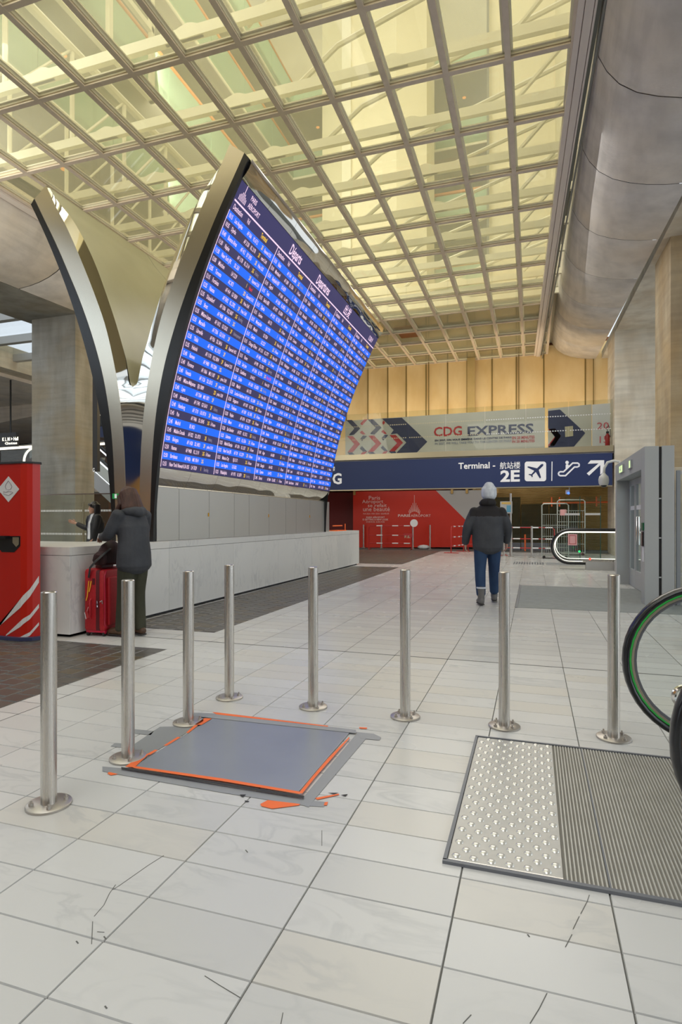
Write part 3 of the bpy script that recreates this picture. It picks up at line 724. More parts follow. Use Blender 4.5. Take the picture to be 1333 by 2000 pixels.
pz(nv, [(130,690),(190,690),(232,730),(158,732)]); pz(nv, [(390,684),(460,682),(505,720),(425,724)]); pz(nv, [(670,678),(750,676),(772,712),(710,718)])
pz(rd, [(125,482),(198,478),(293,582),(195,690),(130,688),(218,582)])
pz(rd, [(400,475),(475,470),(570,575),(470,682),(392,684),(495,578)])
pz(rd, [(675,466),(755,462),(853,565),(745,676),(670,678),(775,570)])
pz(rd, [(345,262),(392,260),(320,340),(295,318)]); pz(rd, [(598,275),(620,300),(598,332),(580,305)])
pz(rd, [(318,405),(365,455),(330,460),(287,432)]); pz(rd, [(594,396),(640,448),(610,452),(566,424)])
pz(rd, [(325,684),(385,680),(345,722),(292,726)]); pz(rd, [(605,678),(658,675),(615,718),(566,720)])
def pz2(mb, pts):
    P = [PY(*z2(*q), YB-.05) for q in pts]; mb.prism(P, 'y', YB-.062, YB-.056)
pz2(nv, [(625,203),(735,190),(970,408),(840,565),(690,568),(625,540),(690,450),(625,360)])
pz2(rd, [(625,372),(690,368),(745,436),(680,530),(625,535),(625,520),(690,440)])
mb = MB(); text_box_px(mb, 'EXPRESS', 914, 830, 1043, 849, YB, .025); text_box_px(mb, 'EN 2027, ON VOUS EMMÈNE DANS LE CENTRE DE PARIS', 850, 854.5, 1000, 860, YB, .03)
nv.v and nv.add(mb.v, mb.f)
mb = MB(); text_box_px(mb, 'CDG', 848, 833, 903, 852, YB, .02); text_box_px(mb, 'EN 20 MINUTES', 1001, 851.5, 1045, 857.5, YB, .03); text_box_px(mb, 'IN 20 MINUTES', 1001, 859, 1045, 864.5, YB, .03)
rd.add(mb.v, mb.f)
obj('navy_print', nv, K['b_navy'], bn, weld=False); obj('red_print', rd, K['b_red'], bn, weld=False)
mb = MB(); text_box_px(mb, 'IN 2027, WE WILL TAKE YOU TO THE CENTER OF PARIS', 850, 861.5, 1000, 867, YB, .03); obj('grey_print', mb, mat('banner_grey_print', (.28,.29,.34), .6), bn, weld=False)
mb = MB(); pz2(mb, [(780,350),(856,343),(858,436),(784,446)]); mb.v = [(p[0], p[1]-.01, p[2]) for p in mb.v]; obj('tan_patch', mb, K['b_tan'], bn)
b2 = thing('banner', 'white mezzanine panel with red 20 and 15 beside the far column', 'banner', (2.6, YB, 4.05))
obj('banner_sheet', MB().prism([PY(1157,791,YB), PY(1197,788,YB), PY(1197,880,YB), PY(1157,881,YB)], 'y', YB-.09, YB-.07), K['banner_white'], b2)
mb = MB(); text_box_px(mb, '20', 1167, 825, 1190, 838, YB-.1); text_box_px(mb, '15', 1172, 852, 1188, 865, YB-.1); obj('red_print', mb, mat('thin_red', (.65,.12,.16), .6), b2, weld=False)
# fire extinguisher
fx = thing('fire_extinguisher', 'red fire extinguisher hanging at the right end of the mezzanine banner', 'extinguisher', (onY(1187,24.3), 24.3, 4.1))
ex = onY(1187.5, 24.3)
obj('body', MB().tube([(ex,24.3,4.10),(ex,24.3,4.13),(ex,24.3,4.5),(ex,24.3,4.56),(ex,24.3,4.6)], [.075,.085,.085,.06,.03], 14), K['ext_red'], fx, smooth=True)
obj('valve', MB().box(ex-.05, ex+.05, 24.28, 24.32, 4.6, 4.68), K['dark'], fx)
obj('hose', MB().tube([(ex,24.3,4.66),(ex-.03,24.3,4.85),(ex+.03,24.28,4.9),(ex+.09,24.28,4.75),(ex+.09,24.28,4.45)], .012, 6), K['dark'], fx, smooth=True)
# ---------------------------------------------------------------- blue direction sign
bs = thing('direction_sign', 'long navy blue overhead sign pointing to Terminal 2E with white pictograms', 'sign', (-3, YS, 2.57))
obj('sign_face', MB().box(-12.5, 2.80, YS, YS+.15, 2.59, 3.78), K['navy'], bs)
obj('sign_trim', MB().box(-12.5, 2.80, YS-.02, YS+.2, 2.545, 2.588), K['mezz'], bs)
mb = MB()
text_box_px(mb, 'Terminal -', 896, 903, 968, 915.5, YS, .02); text_box_px(mb, '航站楼', 977, 902, 1017, 916, YS, .008)
text_box_px(mb, '2E', 978, 918, 1016, 941, YS, .035); text_box_px(mb, 'G', 650, 924, 668, 946, YS, .03); text_box_px(mb, '楼', 649, 911, 655, 920, YS, .01)
def z3(x, y): return (1030+x/7.841, 880+y/7.841)
def rrect(l, t, r, b, rad, n=5):
    P = []
    for cx, cy, a in ((r-rad,t+rad,-PI/2),(r-rad,b-rad,0),(l+rad,b-rad,PI/2),(l+rad,t+rad,PI)):
        P += [(cx+rad*math.cos(a+PI/2*i/n), cy+rad*math.sin(a+PI/2*i/n)) for i in range(n+1)]
    return P
ps = MB(); poly_px(ps, rrect(1025.5, 901.5, 1067.5, 940, 5), YS); obj('pictogram_field', ps, K['sign_white'], bs)
ps = MB(); poly_px(ps, [z3(*q) for q in ((377,168),(391,168),(387,465),(373,465))], YS)
def thick(pts, w, closed=False):
    """stroke a polyline in pixel space into quads"""
    out = []
    n = len(pts)
    for i in range(n if closed else n-1):
        a = Vector(pts[i]); b = Vector(pts[(i+1) % n]); d = (b-a).normalized(); q = Vector((-d.y, d.x))*w/2; e = d*w*.3
        out.append([tuple(a-e+q), tuple(b+e+q), tuple(b+e-q), tuple(a-e-q)])
    return out
esc_ = [(510,325),(560,325),(700,192),(775,192),(795,205),(800,222),(795,240),(770,252),(728,252),(590,385),(510,385),(490,375),(482,355),(490,335)]
obj('divider_line', ps, K['sign_white'], bs); ps = MB()
for q in thick([z3(*p) for p in esc_], 3.0, True): poly_px(ps, q, YS)
poly_px(ps, [z3(*p) for p in [(614+27*math.cos(a*PI/8), 183+27*math.sin(a*PI/8)) for a in range(16)]], YS)
poly_px(ps, [z3(*p) for p in ((592,222),(600,212),(630,212),(638,222),(638,250),(592,290))], YS)
obj('escalator_pictogram', ps, K['sign_white'], bs, weld=False); ps = MB()
poly_px(ps, [z3(*p) for p in ((975,150),(1183,148),(1182,318),(1122,370),(1124,222),(952,384),(915,350),(1098,196),(930,203))], YS)
obj('arrow', ps, K['sign_white'], bs); obj('lettering', mb, K['sign_white'], bs, weld=False)
pl = MB(); P = [(8,245),(30,243),(155,272),(215,212),(240,205),(252,215),(246,235),(180,298),(215,410),(200,428),(188,415),(135,328),(85,375),(88,400),(75,412),(65,385),(25,370),(32,358),(68,362),(112,310),(8,258)]
pp = [PY(*z3(*q), YS) for q in P]; pl.prism(pp, 'y', YS-.016, YS-.011)
obj('plane_pictogram', pl, K['navy'], bs)
# ---------------------------------------------------------------- red hoarding
YH = 26.8
hd = thing('hoarding', 'tall red construction hoarding with white corner and airport lettering', 'hoarding', (-5, YH, 0))
def hp(pts, y=YH, t=.05): return MB().prism([PY(a, b, y) for a, b in pts], 'y', y, y+t)
obj('red_panel', hp([(690,960),(852,958),(938,1043),(927,1068.5),(690,1069.5)]), K['red'], hd)
obj('pale_panel', hp([(852,958),(967,957),(967,1040),(938,1043)]), K['hoard_grey'], hd)
obj('side_panel', MB().prism([PY(640,962,YH+.9), PY(700,962,YH+.9), PY(700,1067,YH+.9), PY(640,1067,YH+.9)], 'y', YH+.9, YH+.95), K['hoard_dark'], hd)
mb = MB()
for s, l, t_, r, b, of in (('Paris',721,968.5,743,976,0),('Aéroport',708,976,749,985,0),('se refait',719,983.5,756,990.5,0),('une beauté',710,990,762,998.5,0),
    ('MAI 2024 / MAY 2024 / 2024年5月',710,1001.5,760,1005,0),('PARIS AÉROPORT',716,1008,752,1012,.02),('IS GETTING A NEW LOOK',709,1013,759,1016.5,.02),('巴黎机场 日新月异',716,1018,752,1021,0),
    ('PARIS',778,1004.5,802,1009.5,.03),('AÉROPORT',803,1003.5,842,1009.5,0)): text_box_px(mb, s, l, t_, r, b, YH, of)
for k in range(11):
    a = (k-5)*.19; h = [7,8,10,13,17,32,17,13,10,8,7][k]; bx, by = 810+60*math.sin(a)*.19, 999+4*(1-math.cos(a*1.3))*2
    poly_px(mb, [(bx-.5, by), (bx+.5, by), (bx+.3+a*h*.28, by-h), (bx-.3+a*h*.28, by-h)], YH)
obj('pale_lettering', mb, K['print_pink'], hd, weld=False)
# slatted shutter wall on the right, with olive glass in front
sw = thing('wall_right', 'golden slatted shutter wall behind olive glass under the blue sign', None, (.8, 27.5, 0)); sw['kind'] = 'structure'
for i in range(46):
    z = .02+i*.066; obj('slat', MB().prism([(27.5,z),(27.46,z+.01),(27.46,z+.05),(27.5,z+.06)], 'x', -2.6, 3.4), K['gold'], sw)
obj('shutter_back', MB().box(-2.6, 3.4, 27.5, 27.55, 0, 3.2), K['gold'], sw)
obj('shutter_post', MB().box(-2.62, -2.48, 27.4, 27.5, 0, 3.2), K['gold'], sw)
obj('ceiling_14', MB().box(-13, 3.4, 26.9, 27.4, 2.85, 3.39), K['dark'], kind='structure')
for px in (694, 884, 913, 972): x = onY(px, 26.85); obj('support_bracket', MB().box(x-.05, x+.05, 26.72, 26.79, 2.5, 3.0), K['gold'], hd)
og = thing('glass_screen', 'olive tinted glass screen between the hoarding and the escalator', 'glass screen', (-.3, 26.6, 0))
for i in range(3):
    xa = -1.62+i*1.15; obj('glass_panel', MB().box(xa, xa+1.12, 26.5, 26.52, .35, 2.0 if i else 2.3), K['olive'], og)
    obj('bottom_rail', MB().box(xa, xa+1.12, 26.48, 26.54, 0, .33), K['alu_dark'], og)
obj('middle_rail', MB().box(-1.62, 1.8, 26.46, 26.5, .98, 1.02), K['alu_dark'], og)
# ceiling of the low zone
obj('ceiling_9', MB().box(-13, 4.2, YS+.2, 27.6, 3.4, 3.5), K['brown_dark'], kind='structure')
# ================================================================ MARBLE COUNTER
CX = -4.86
ct = thing('counter', 'long L shaped white marble counter carrying the departure board', 'counter', (-5.4, 10.5, 0))
obj('core', MB().box(-5.88, CX-.06, 5.30, 16.46, .05, .90), K['dark'], ct)
obj('core', MB().box(-8.2, -5.88, 5.30, 6.60, .05, .90), K['dark'], ct)
obj('plinth', MB().box(-5.86, CX-.05, 5.26, 16.45, 0, .05), K['dark'], ct)
obj('plinth', MB().box(-8.2, CX-.05, 5.26, 6.5, 0, .05), K['dark'], ct)
ys = [5.22, 7.06, 8.92, 10.77, 12.65, 14.55, 16.5]
for a, b in zip(ys[:-1], ys[1:]): obj('stone_panel', MB().box(CX-.03, CX, a+.002, b-.002, .035, .905), K['stone'], ct)
for a, b in ((-8.2,-6.9),(-6.9,-5.35),(-5.35,CX)): obj('stone_panel', MB().box(a+.002, b-.002, 5.20, 5.22, .035, .905), K['stone'], ct)
obj('stone_panel', MB().box(-5.88, CX, 16.5, 16.53, .035, .905), K['stone'], ct)
obj('stone_panel', MB().box(-5.90, -5.88, 6.62, 16.5, .035, .905), K['stone'], ct)
for a, b in ((5.20,7.06),(7.06,10.77),(10.77,14.2),(14.2,16.53)): obj('counter_top', MB().box(-5.92, CX, a+.001, b-.001, .91, 1.0), K['stone'], ct)
obj('counter_top', MB().box(-8.2, -5.922, 5.20, 6.62, .91, 1.0), K['stone'], ct)
tag(obj('desk_tray', MB().box(-5.35,-5.05,15.1,15.9,1.0,1.02).box(-5.33,-5.31,15.12,15.14,1.0,1.17).box(-5.09,-5.07,15.86,15.88,1.0,1.20).box(-5.2,-5.17,15.1,15.9,1.13,1.16), [K['orange']]), 'orange barred metal tray on the far end of the counter', 'tray')
# ================================================================ DEPARTURE BOARD (V of two curved wings)
VX, Y0, Y1 = -5.37, 6.94, 14.08
def lerp_tab(tab, z):
    if z <= tab[0][0]: return tab[0][1]
    for (a, va), (b, vb) in zip(tab[:-1], tab[1:]):
        if z <= b: return va+(vb-va)*(z-a)/(b-a)
    return tab[-1][1]
def h(z): return .345+.0136*(z-1)+.0551*(z-1)**2
BO = [(1,.285),(1.56,.30),(2.49,.345),(3.26,.49-.02),(3.88,.66),(4.49,.905),(4.95,1.13),(5.4,1.35),(5.83,1.59),(6.14,1.76)]
BI = [(1,.10),(2.0,.125),(2.45,.15),(2.85,.19),(3.42,.285),(4.04,.44),(4.47,.61),(5.11,.90),(5.70,1.20),(5.94,1.36),(6.30,1.54)]
OP = [(3.19,.0),(3.193,.03),(3.21,.055),(3.27,.08),(3.4,.105),(3.6,.145),(4.08,.30),(4.45,.44),(5.09,.70),(5.72,1.06),(6.04,1.36),(6.30,1.53)]
def smooth_tab(tab, n=4):
    for _ in range(n):
        new = [tab[0]]
        for p, q in zip(tab[:-1], tab[1:]):
            new += [(p[0]*.75+q[0]*.25, p[1]*.75+q[1]*.25), (p[0]*.25+q[0]*.75, p[1]*.25+q[1]*.75)]
        tab = new+[tab[-1]]
    return tab
BO, BI, OP = smooth_tab(BO), smooth_tab(BI, 3), OP[:5]+smooth_tab(OP[5:], 3)
db = thing('departure_board', 'huge V shaped steel framed departure board with glowing blue flight screen', 'display', (VX, 10.5, 1.0))
def zs(a, b, n=40): return [a+(b-a)*i/n for i in range(n+1)]
ZO, ZB, ZI = 6.06, 6.14, 6.30
def band(name, curveA, curveB, ya, yb, m, s, n=44, th=.03, back=True):
    """strip between two profile curves; each curve: t -> (halfwidth, z)"""
    A = [curveA(i/n) for i in range(n+1)]; B_ = [curveB(i/n) for i in range(n+1)]
    mb = MB(); mb.grid([[(VX+s*a[0], ya, a[1]), (VX+s*b[0], yb, b[1])] for a, b in zip(A, B_)])
    if back: mb.grid([[(VX+s*a[0], ya, a[1]), (VX+s*a[0], ya+th, a[1])] for a in A]); mb.grid([[(VX+s*b[0], yb, b[1]), (VX+s*b[0], yb+th, b[1])] for b in B_])
    return obj(name, mb, m, db, smooth=30, weld=False)
cO = lambda t: (h(1+(ZO-1)*t), 1+(ZO-1)*t)
cB = lambda t: (lerp_tab(BO, 1+(ZB-1)*t), 1+(ZB-1)*t)
cI = lambda t: (lerp_tab(BI, 1+(ZI-1)*t), 1+(ZI-1)*t)
cP = lambda t: (lerp_tab(OP, 3.19+(ZI-3.19)*t), 3.19+(ZI-3.19)*t)
for s in (1, -1):
    band('black_edge', cO, cB, Y0-.02, Y0-.02, K['black'], s, th=.06)
    band('steel_end_panel', cB, cI, Y0-.015, Y0-.015, K['steel_end'], s, th=.02)
    # mirror strip from the brushed panel back to the gully opening
    n = 160; rows = []
    for i in range(n+1):
        z = 1+(ZI-1)*i/n; a = lerp_tab(BI, z); b = lerp_tab(OP, z) if z > 3.19 else 0.0
        b = min(b, a-.005)
        q = max(0, min(1, (z-3)/.8)); rows.append([(VX+s*a, Y0-.012, z), (VX+s*(a*.5+b*.5), Y0-.012+.027*q, z), (VX+s*b, Y0-.012+.042*q, z)])
    obj('mirror_strip', MB().grid(rows), K['mirror'], db, smooth=60, weld=False)
    # cream inner face of the wing (the gully)
    for ya, yb in ((Y0+.03, Y0+2.38), (Y0+2.39, Y0+4.75), (Y0+4.76, Y1)):
        rows = [[(VX+s*lerp_tab(OP, 3.19+3.11*(i/60)**1.8), y, 3.19+3.11*(i/60)**1.8) for i in range(61)] for y in (ya, yb)]
        obj('inner_panel', MB().grid(rows), K['cream'], db, smooth=60, weld=False)
    # top cap and far end
    obj('top_cap', MB().add([(VX+s*1.52,Y0,6.29),(VX+s*1.52,Y1,6.29),(VX+s*1.77,Y1,6.13),(VX+s*1.77,Y0,6.13)], [(0,1,2,3)]), K['steel'], db)
    obj('top_cap', MB().add([(VX+s*1.82,Y0,6.05),(VX+s*1.82,Y1,6.05),(VX+s*1.77,Y1,6.13),(VX+s*1.77,Y0,6.13)], [(0,1,2,3)]), K['black'], db)
    rows = [[(VX+s*cO(i/30)[0], Y1, cO(i/30)[1]), (VX+s*(cP(max(0,(cO(i/30)[1]-3.19)/3.11))[0] if cO(i/30)[1] > 3.19 else 0), Y1, cO(i/30)[1])] for i in range(31)]
    obj('far_end_panel', MB().grid(rows), K['black'], db, weld=False)
# outer skin: left wing plain dark, right wing screen side
rows = [[(VX-h(z)+.005, y, z) for z in zs(1, 6.05)] for y in (Y0, Y1)]
obj('left_screen_back', MB().grid(rows), K['dark'], db, smooth=60, weld=False)
# right side build-up
def XS(z, off=0): return VX+h(z)+off
rows = [[(XS(z, -.02), y, z) for z in zs(2.03, 6.05)] for y in (Y0, Y1)]
obj('screen_housing', MB().grid(rows), K['dark'], db, smooth=60, weld=False)
YSC0, YSC1 = Y0+.03, Y1+.08
SL = YSC1-YSC0
# arc length table
tab = []; L = 0; pz_ = None
for i in range(801):
    z = 5.83-(5.83-2.04)*i/800; x = XS(z)
    if pz_: L += math.hypot(x-pz_[0], z-pz_[1])
    tab.append((L, x, z)); pz_ = (x, z)
ARC = L
def S(u, v, off=0.0):
    """u along the board 0..SL, v down from the top 0..ARC"""
    v = max(0, min(ARC-1e-6, v)); i = int(v/ARC*800); i = max(1, min(799, i))
    while i < 800 and tab[i][0] < v: i += 1
    while i > 1 and tab[i-1][0] > v: i -= 1
    (l0, x0, z0), (l1, x1, z1_) = tab[i-1], tab[i]; t = (v-l0)/(l1-l0) if l1 > l0 else 0
    nx, nz = -(z1_-z0), (x1-x0); q = math.hypot(nx, nz)
    return (x0+(x1-x0)*t+off*nx/q, YSC0+u, z0+(z1_-z0)*t+off*nz/q)
def v_of_z(z):
    for l, x, zz in tab:
        if zz <= z: return l
    return ARC
VH, VR = v_of_z(5.61), v_of_z(5.47)
NR = 30; RH = (ARC-VR)/NR; CWD = SL/5
scr = MB()
def srect(mb, u0, u1, v0, v1, off, n=2):
    mb.grid([[S(u0, v0+(v1-v0)*i/n, off), S(u1, v0+(v1-v0)*i/n, off)] for i in range(n+1)])
screen = obj('screen', (lambda m: (srect(m, 0, SL, 0, ARC, 0.0, 60), m)[1])(MB()), K['scr_head'], db, smooth=60, weld=False)
rb = MB(); rn = MB()
for r in range(NR): srect(rb if r % 2 == 0 else rn, .01, SL-.005, VR+RH*r+.002, VR+RH*(r+1)-.002, .004)
obj('blue_rows', rb, K['scr_blue'], db, weld=False); obj('dark_rows', rn, K['scr_navy'], db, weld=False)
ln = MB(); srect(ln, .02, SL-.02, VH, VH+.022, .009)
for c in range(1, 5): srect(ln, CWD*c-.008, CWD*c+.008, VH, ARC-.01, .009, 24)
srect(ln, 0, .012, VR, ARC-.01, .008, 24)
def stext(mb, s, u, v, size, sx=.6, off=.012, width=None, bold=.0, vscale=1.0):
    """lettering wrapped on the curved screen: baseline at v"""
    vs, fs = text_mesh(s, None, bold)
    if not vs: return
    if width: mx = max(p[0] for p in vs); sx = min(sx, width/(mx*size))
    mb.add([S(u+p[0]*size*sx, v-p[1]*size*vscale, off) for p in vs], fs)
cities = ['Los Angeles','Djerba','Buenos Aires','Naples','New York JFK','München','Toronto','Fortaleza','Nantes','Düsseldorf','Brest','Milano-Linate','Marseille','Libreville','Tbilisi','Helsinki','Rennes','Florence','Venezia','Milano-Malpensa','Lyon','Amsterdam','Hamburg','Pau','Madrid','Malabo Douala','Bologna','Nantes','Bordeaux','New York Newark']
c2 = ['Rabat','Marrakech','Reykjavik KEF','Zagreb','Tunis','Berlin BER','Djerba','Genève','Montpellier','Munich','Cancun','Chicago OHare','Accra','Rome','San Jose','Casablanca','Dublin','Madrid','London Heathrow','Singapore','Toulouse','Naples','Miami','San Salvador','Lisbonne','Madrid Barajas','New York JFK','Mexico City','Los Angeles','Philadelphia']
c3 = ['Saint Denis','Dublin','Oslo','Brazzaville','Malabo','Houston','Oran','Cotonou','Seoul Incheon','Minneapolis','Atlanta','Washington','Tel Aviv','Vienne','Athènes','Boston','Roissy','Istanbul','Zurich','Porto','Algiers','Fort de France','Annaba','Lagos','Lomé','Alger','Punta Cana','Shanghai','Cayenne','Detroit']
times = ['10:15','10:35','10:40','11:30','11:30','12:00','12:05','12:15','12:25','12:35','12:35','12:35','12:35','12:35','12:35','12:35','12:40','12:40','12:40','12:40','12:40','12:40','12:40','12:45','12:45','12:45','12:50','12:50','12:50','12:55']
fl1 = ['AF 066  VS 6712','AF 2128  KL 2170','AF 412  EY 5955','AF 1178  KL 2114','DL 263','LH 2229','AC 873','AF 414  G3 5839','AF 7692  KL 2782','AF 1306  KQ 3607','AF 9408  MK 9012','AF 1012  G3 5262','AF 7306  G3 5101','AF 926  DL 8416','AF 1982  KL 3155','AF 1170  KQ 3804','AF 9480  VN 3284','AF 1066  MU 1187','AF 1126  DL 8315','EJU 3889','AF 7364  MU 1871','AF 1740  G3 5610','AF 1710  UU 8710','AF 7486  DL 8345','IB 3423','AF 822  DL 8731','AF 1428  DL 8421','AF 9408  KL 2119','AF 9426  MK 9814','UA 055  LH 7629']
tm1 = ['2E','2E','2E','2G','2E','1','2D','2E','2F','2G','2G','2F','2F','2E','2F','2F','2G','2F','2F','2D','2F','2F','2F','2G','3','2E','2F','2G','2G','1']
st1 = ['Expected 12:35','retard 12:40','Prévu 12:35','Embarq.','Expected 12:30','Retard','Expected 13:15','Prévu 12:45','Prévu 12:45','Boarding','','Embarquement','','Expected 14:25','','Expected 12:55','','prévu 13:00','prévu 12:55','prévu 13:00','','Embarq.','Expected en 12:50','À l\'heure','','Embarq.','prévu 13:10','À l\'heure','','Boarding']
tx = MB(); ty = MB(); tr_ = MB(); td = MB()
rg = random.Random(3)
for c in range(5):
    u0 = CWD*c+.03
    stext(tx, 'Destination', u0+.02, VR-.035, .10, .55, bold=.012); stext(tx, 'Vol', u0+.42, VR-.035, .10, .55, bold=.012)
    stext(ty, 'Terminal', u0+.86, VR-.035, .10, .55, bold=.02)
    for r in range(NR):
        vb = VR+RH*r+RH*.72; sz = .083
        if c == 0: ti, ci_, fl, tn, st = times[r], cities[r], fl1[r], tm1[r], st1[r]
        else:
            m_ = 55+c*18+r//2; ti = '%d:%02d' % (12+m_//60, (m_ % 60)//5*5)
            ci_ = (c2 if c == 1 else c3)[(r*(1 if c < 3 else 7)+c*(0 if c < 3 else 5)) % 30]
            fl = 'AF %d   KL %d' % (rg.randint(200,1990), rg.randint(1000,8999)) if rg.random() < .75 else rg.choice(['LH','DL','EJU','U2','AA'])+' %d' % rg.randint(30,8990)
            tn = rg.choice(['2E','2F','2G','2E','1','2D','3']); st = rg.choice(["À l'heure"]*4+['Boarding','Prévu 13:30'])
        stext(tx, ti, u0, vb, sz, .55, bold=.014); stext(tx, ci_, u0+.165, vb, sz, .55, width=.36, bold=.014)
        stext(tx, fl.replace('  ', '    '), u0+.53, vb, sz, .55, width=.42, bold=.010); stext(ty, tn, u0+.99, vb, sz, .6, bold=.02)
        if st: 
            tgt = tr_ if (c == 0 and r == 5 or c == 1 and r == 14) else td if st.startswith(('Board','Emb')) else tx
            stext(tgt, st, u0+1.09, vb, sz*.9, .5, width=.27, bold=.014)
stext(tx, 'Départs', 1.78, .215, .235, .62, bold=.018); stext(tx, 'Departures', 3.02, .215, .235, .62, width=1.0, bold=.018); stext(tx, '出发', 4.62, .205, .21, 1.0, width=.42, bold=.01); stext(tx, '12:28:19', SL-.62, .20, .15, .62, bold=.015)
stext(tx, 'PARIS', .33, .105, .095, .7, bold=.012); stext(tx, 'AÉROPORT', .33, .205, .095, .7, width=.48, bold=.012)
for k in range(7):   # radiating tower logo
    d_ = (k-3); hh = [.07,.09,.12,.235,.12,.09,.07][k]
    srect(tx, .165+d_*.028-.006, .165+d_*.028+.006, .225-hh, .225, .012, 1)
obj('screen_rules', ln, K['scr_text'], db, weld=False)
obj('screen_lettering', tx, K['scr_text'], db, weld=False); obj('terminal_lettering', ty, K['scr_yel'], db, weld=False)
obj('alert_lettering', tr_, K['scr_red'], db, weld=False); obj('dim_lettering', td, K['scr_dim'], db, weld=False)
# polished lips above and below the screen, steel panels under it
nlip = 9
for i in range(nlip):
    a = YSC0+SL*i/nlip; b = YSC0+SL*(i+1)/nlip-.004
    t0, t1 = (XS(5.83, .005), 5.835), (VX+h(6.06)+.02, 6.07)
    g1 = [[(t0[0]+(t1[0]-t0[0])*q/4+.03*math.sin(PI*q/4), y, t0[1]+(t1[1]-t0[1])*q/4-.0*q) for q in range(5)] for y in (a, b)]
    obj('polished_top_lip', MB().grid(g1), K['mirror'], db, smooth=60, weld=False)
    g2 = [[(XS(2.03)-.0-.13*(q/4)**1.3, y, 2.035-.255*q/4) for q in range(5)] for y in (a, b)]
    obj('polished_bottom_lip', MB().grid(g2), K['mirror'], db, smooth=60, weld=False)
py_ = [onX(x, -5.06) for x in (306, 350, 409, 458, 487, 526, 558.5, 579, 606, 629.5, 643.5)]
for i, (a, b) in enumerate(zip(py_[:-1], py_[1:])):
    obj('steel_panel', MB().box(-5.085, -5.06, a+.004, b-.004, 1.004, 1.775), K['steel_panel'], db)
    if i in (1, 4, 7): obj('panel_lock', MB().box(-5.062, -5.05, b-.035, b-.02, 1.36, 1.42), K['yellow'], db)
obj('panel_backing', MB().box(-5.6, -5.09, Y0+.06, Y1, 1.0, 1.9), K['dark'], db)
# ================================================================ BOLLARDS
def bollard(loc, label, grp, hgt=.975):
    t = thing('bollard', label, 'bollard', loc, grp); x, y, z = loc
    mb = MB(); mb.tube([(x,y,.008),(x,y,hgt-.004),(x,y,hgt)], [.0345,.0345,.031], 28)
    obj('post', mb, K['steel'], t, smooth=40)
    obj('base_flange', MB().tube([(x,y,0),(x,y,.009),(x,y,.012)], [.098,.098,.094], 28), K['steel_dull'], t, smooth=40)
    for k in range(4):
        a = PI/4+k*PI/2; bx_, by_ = x+.072*math.cos(a), y+.072*math.sin(a)
        obj('anchor_bolt', MB().cyl(bx_, by_, .012, .024, .011, 6).cyl(bx_, by_, .024, .034, .005, 8), K['steel_dull'], t)
    return t
bspots = [(-2.10,2.12,'at the left, nearest the camera, in front of the dark pavers'),(-2.10,2.67,'beside the front left corner of the taped floor plate, before the suitcase'),
 (-2.10,3.26,'at the rear left corner of the taped floor plate'),(-2.11,3.81,'at the back corner where the row turns'),
 (-1.45,3.80,'behind the taped floor plate, left of its far right corner'),(-.80,3.80,'between the floor plate and the studded mat'),
 (-.17,3.82,'behind the near corner of the studded mat, below the man'),(.46,3.82,'at the right end, next to the escalator handrail')]
b0 = None
for x, y, w_ in bspots:
    lab = 'brushed steel bollard '+w_
    if b0 is None: b0 = bollard((x,y,0), lab, 'bollards around the floor plate')
    else: clone(b0, (x,y,0), lab)
fspots = [(-7.60,26.6,'far steel bollard left of the hoarding lettering'),(-6.63,26.2,'far steel bollard at the left end of the grey barrier'),(-5.07,25.75,'far steel bollard carrying a white disc by the barrier'),
          (-4.33,25.9,'far steel bollard alone before the plain red hoarding'),(-.99,22.0,'far steel bollard just right of the walking man'),(-.72,21.5,'far steel bollard beside the information post'),(-.03,21.4,'far steel bollard between the barrier and the escalator')]
for x, y, lab in fspots:
    c = clone(b0, (x,y,0), lab); c['group'] = 'bollards at the far end'; c.scale = (1,1,1.12)
obj_d = tag(obj('round_sign', MB().tube([(-5.0,25.62,1.17),(-5.0,25.66,1.17)], [.17,.17], 20), K['white'], smooth=40), 'white round sign disc fixed to the far bollard by the barrier', 'sign')
# ================================================================ TAPED FLOOR PLATE
fp = thing('floor_plate', 'grey steel cover plate taped to the floor with orange and grey tape', 'floor plate', (-1.5, 3.0, 0))
obj('plate', MB().box(-1.99, -1.06, 2.58, 3.44, .001, .009), K['plate'], fp, bevel=.002)
def tape(pts, m, z=.0105, name='grey_tape'): 
    return obj(name, MB().prism(pts, 'z', z, z+.0006), m, fp)
from functools import reduce
def W(px, py, z=0.0):
    d = F_PX*(CAM_H-z)/(py-HOR); l = (px-666.5)/F_PX*d; return (l*cA-d*sA, l*sA+d*cA)
def tpx(pts, m, z, name): tape([W(*q) for q in pts], m, z, name)
def z5(x, y): return (200+x/2.380, 1380+y/2.380)
def t5(pts, m, z, name): tpx([z5(*q) for q in pts], m, z, name)
t5([(0,280),(110,290),(560,370),(950,436),(1045,446),(1030,468),(940,462),(560,402),(80,318),(0,302)], K['tape'], .0015, 'grey_tape')
t5([(88,290),(940,425),(935,436),(88,298)], K['dark'], .0098, 'plate_edge_shade')  # dark strip laid along the plate edge, its shade painted in
t5([(1185,125),(1235,140),(990,430),(960,470),(920,455),(925,436)], K['tape'], .0018, 'grey_tape')
t5([(1180,120),(1262,128),(1297,145),(1290,158),(1200,150)], K['tape'], .0022, 'grey_tape')
t5([(425,36),(540,40),(1180,116),(1180,132),(500,60),(430,52)], K['tape'], .0104, 'grey_tape')
t5([(268,95),(430,92),(380,130),(215,228),(85,222),(95,212)], K['tape_old'], .0012, 'grey_tape')
t5([(148,106),(240,115),(225,134),(150,126)], K['tape_old'], .0012, 'grey_tape'); t5([(60,170),(110,174),(95,192),(38,186)], K['tape_old'], .0012, 'grey_tape')
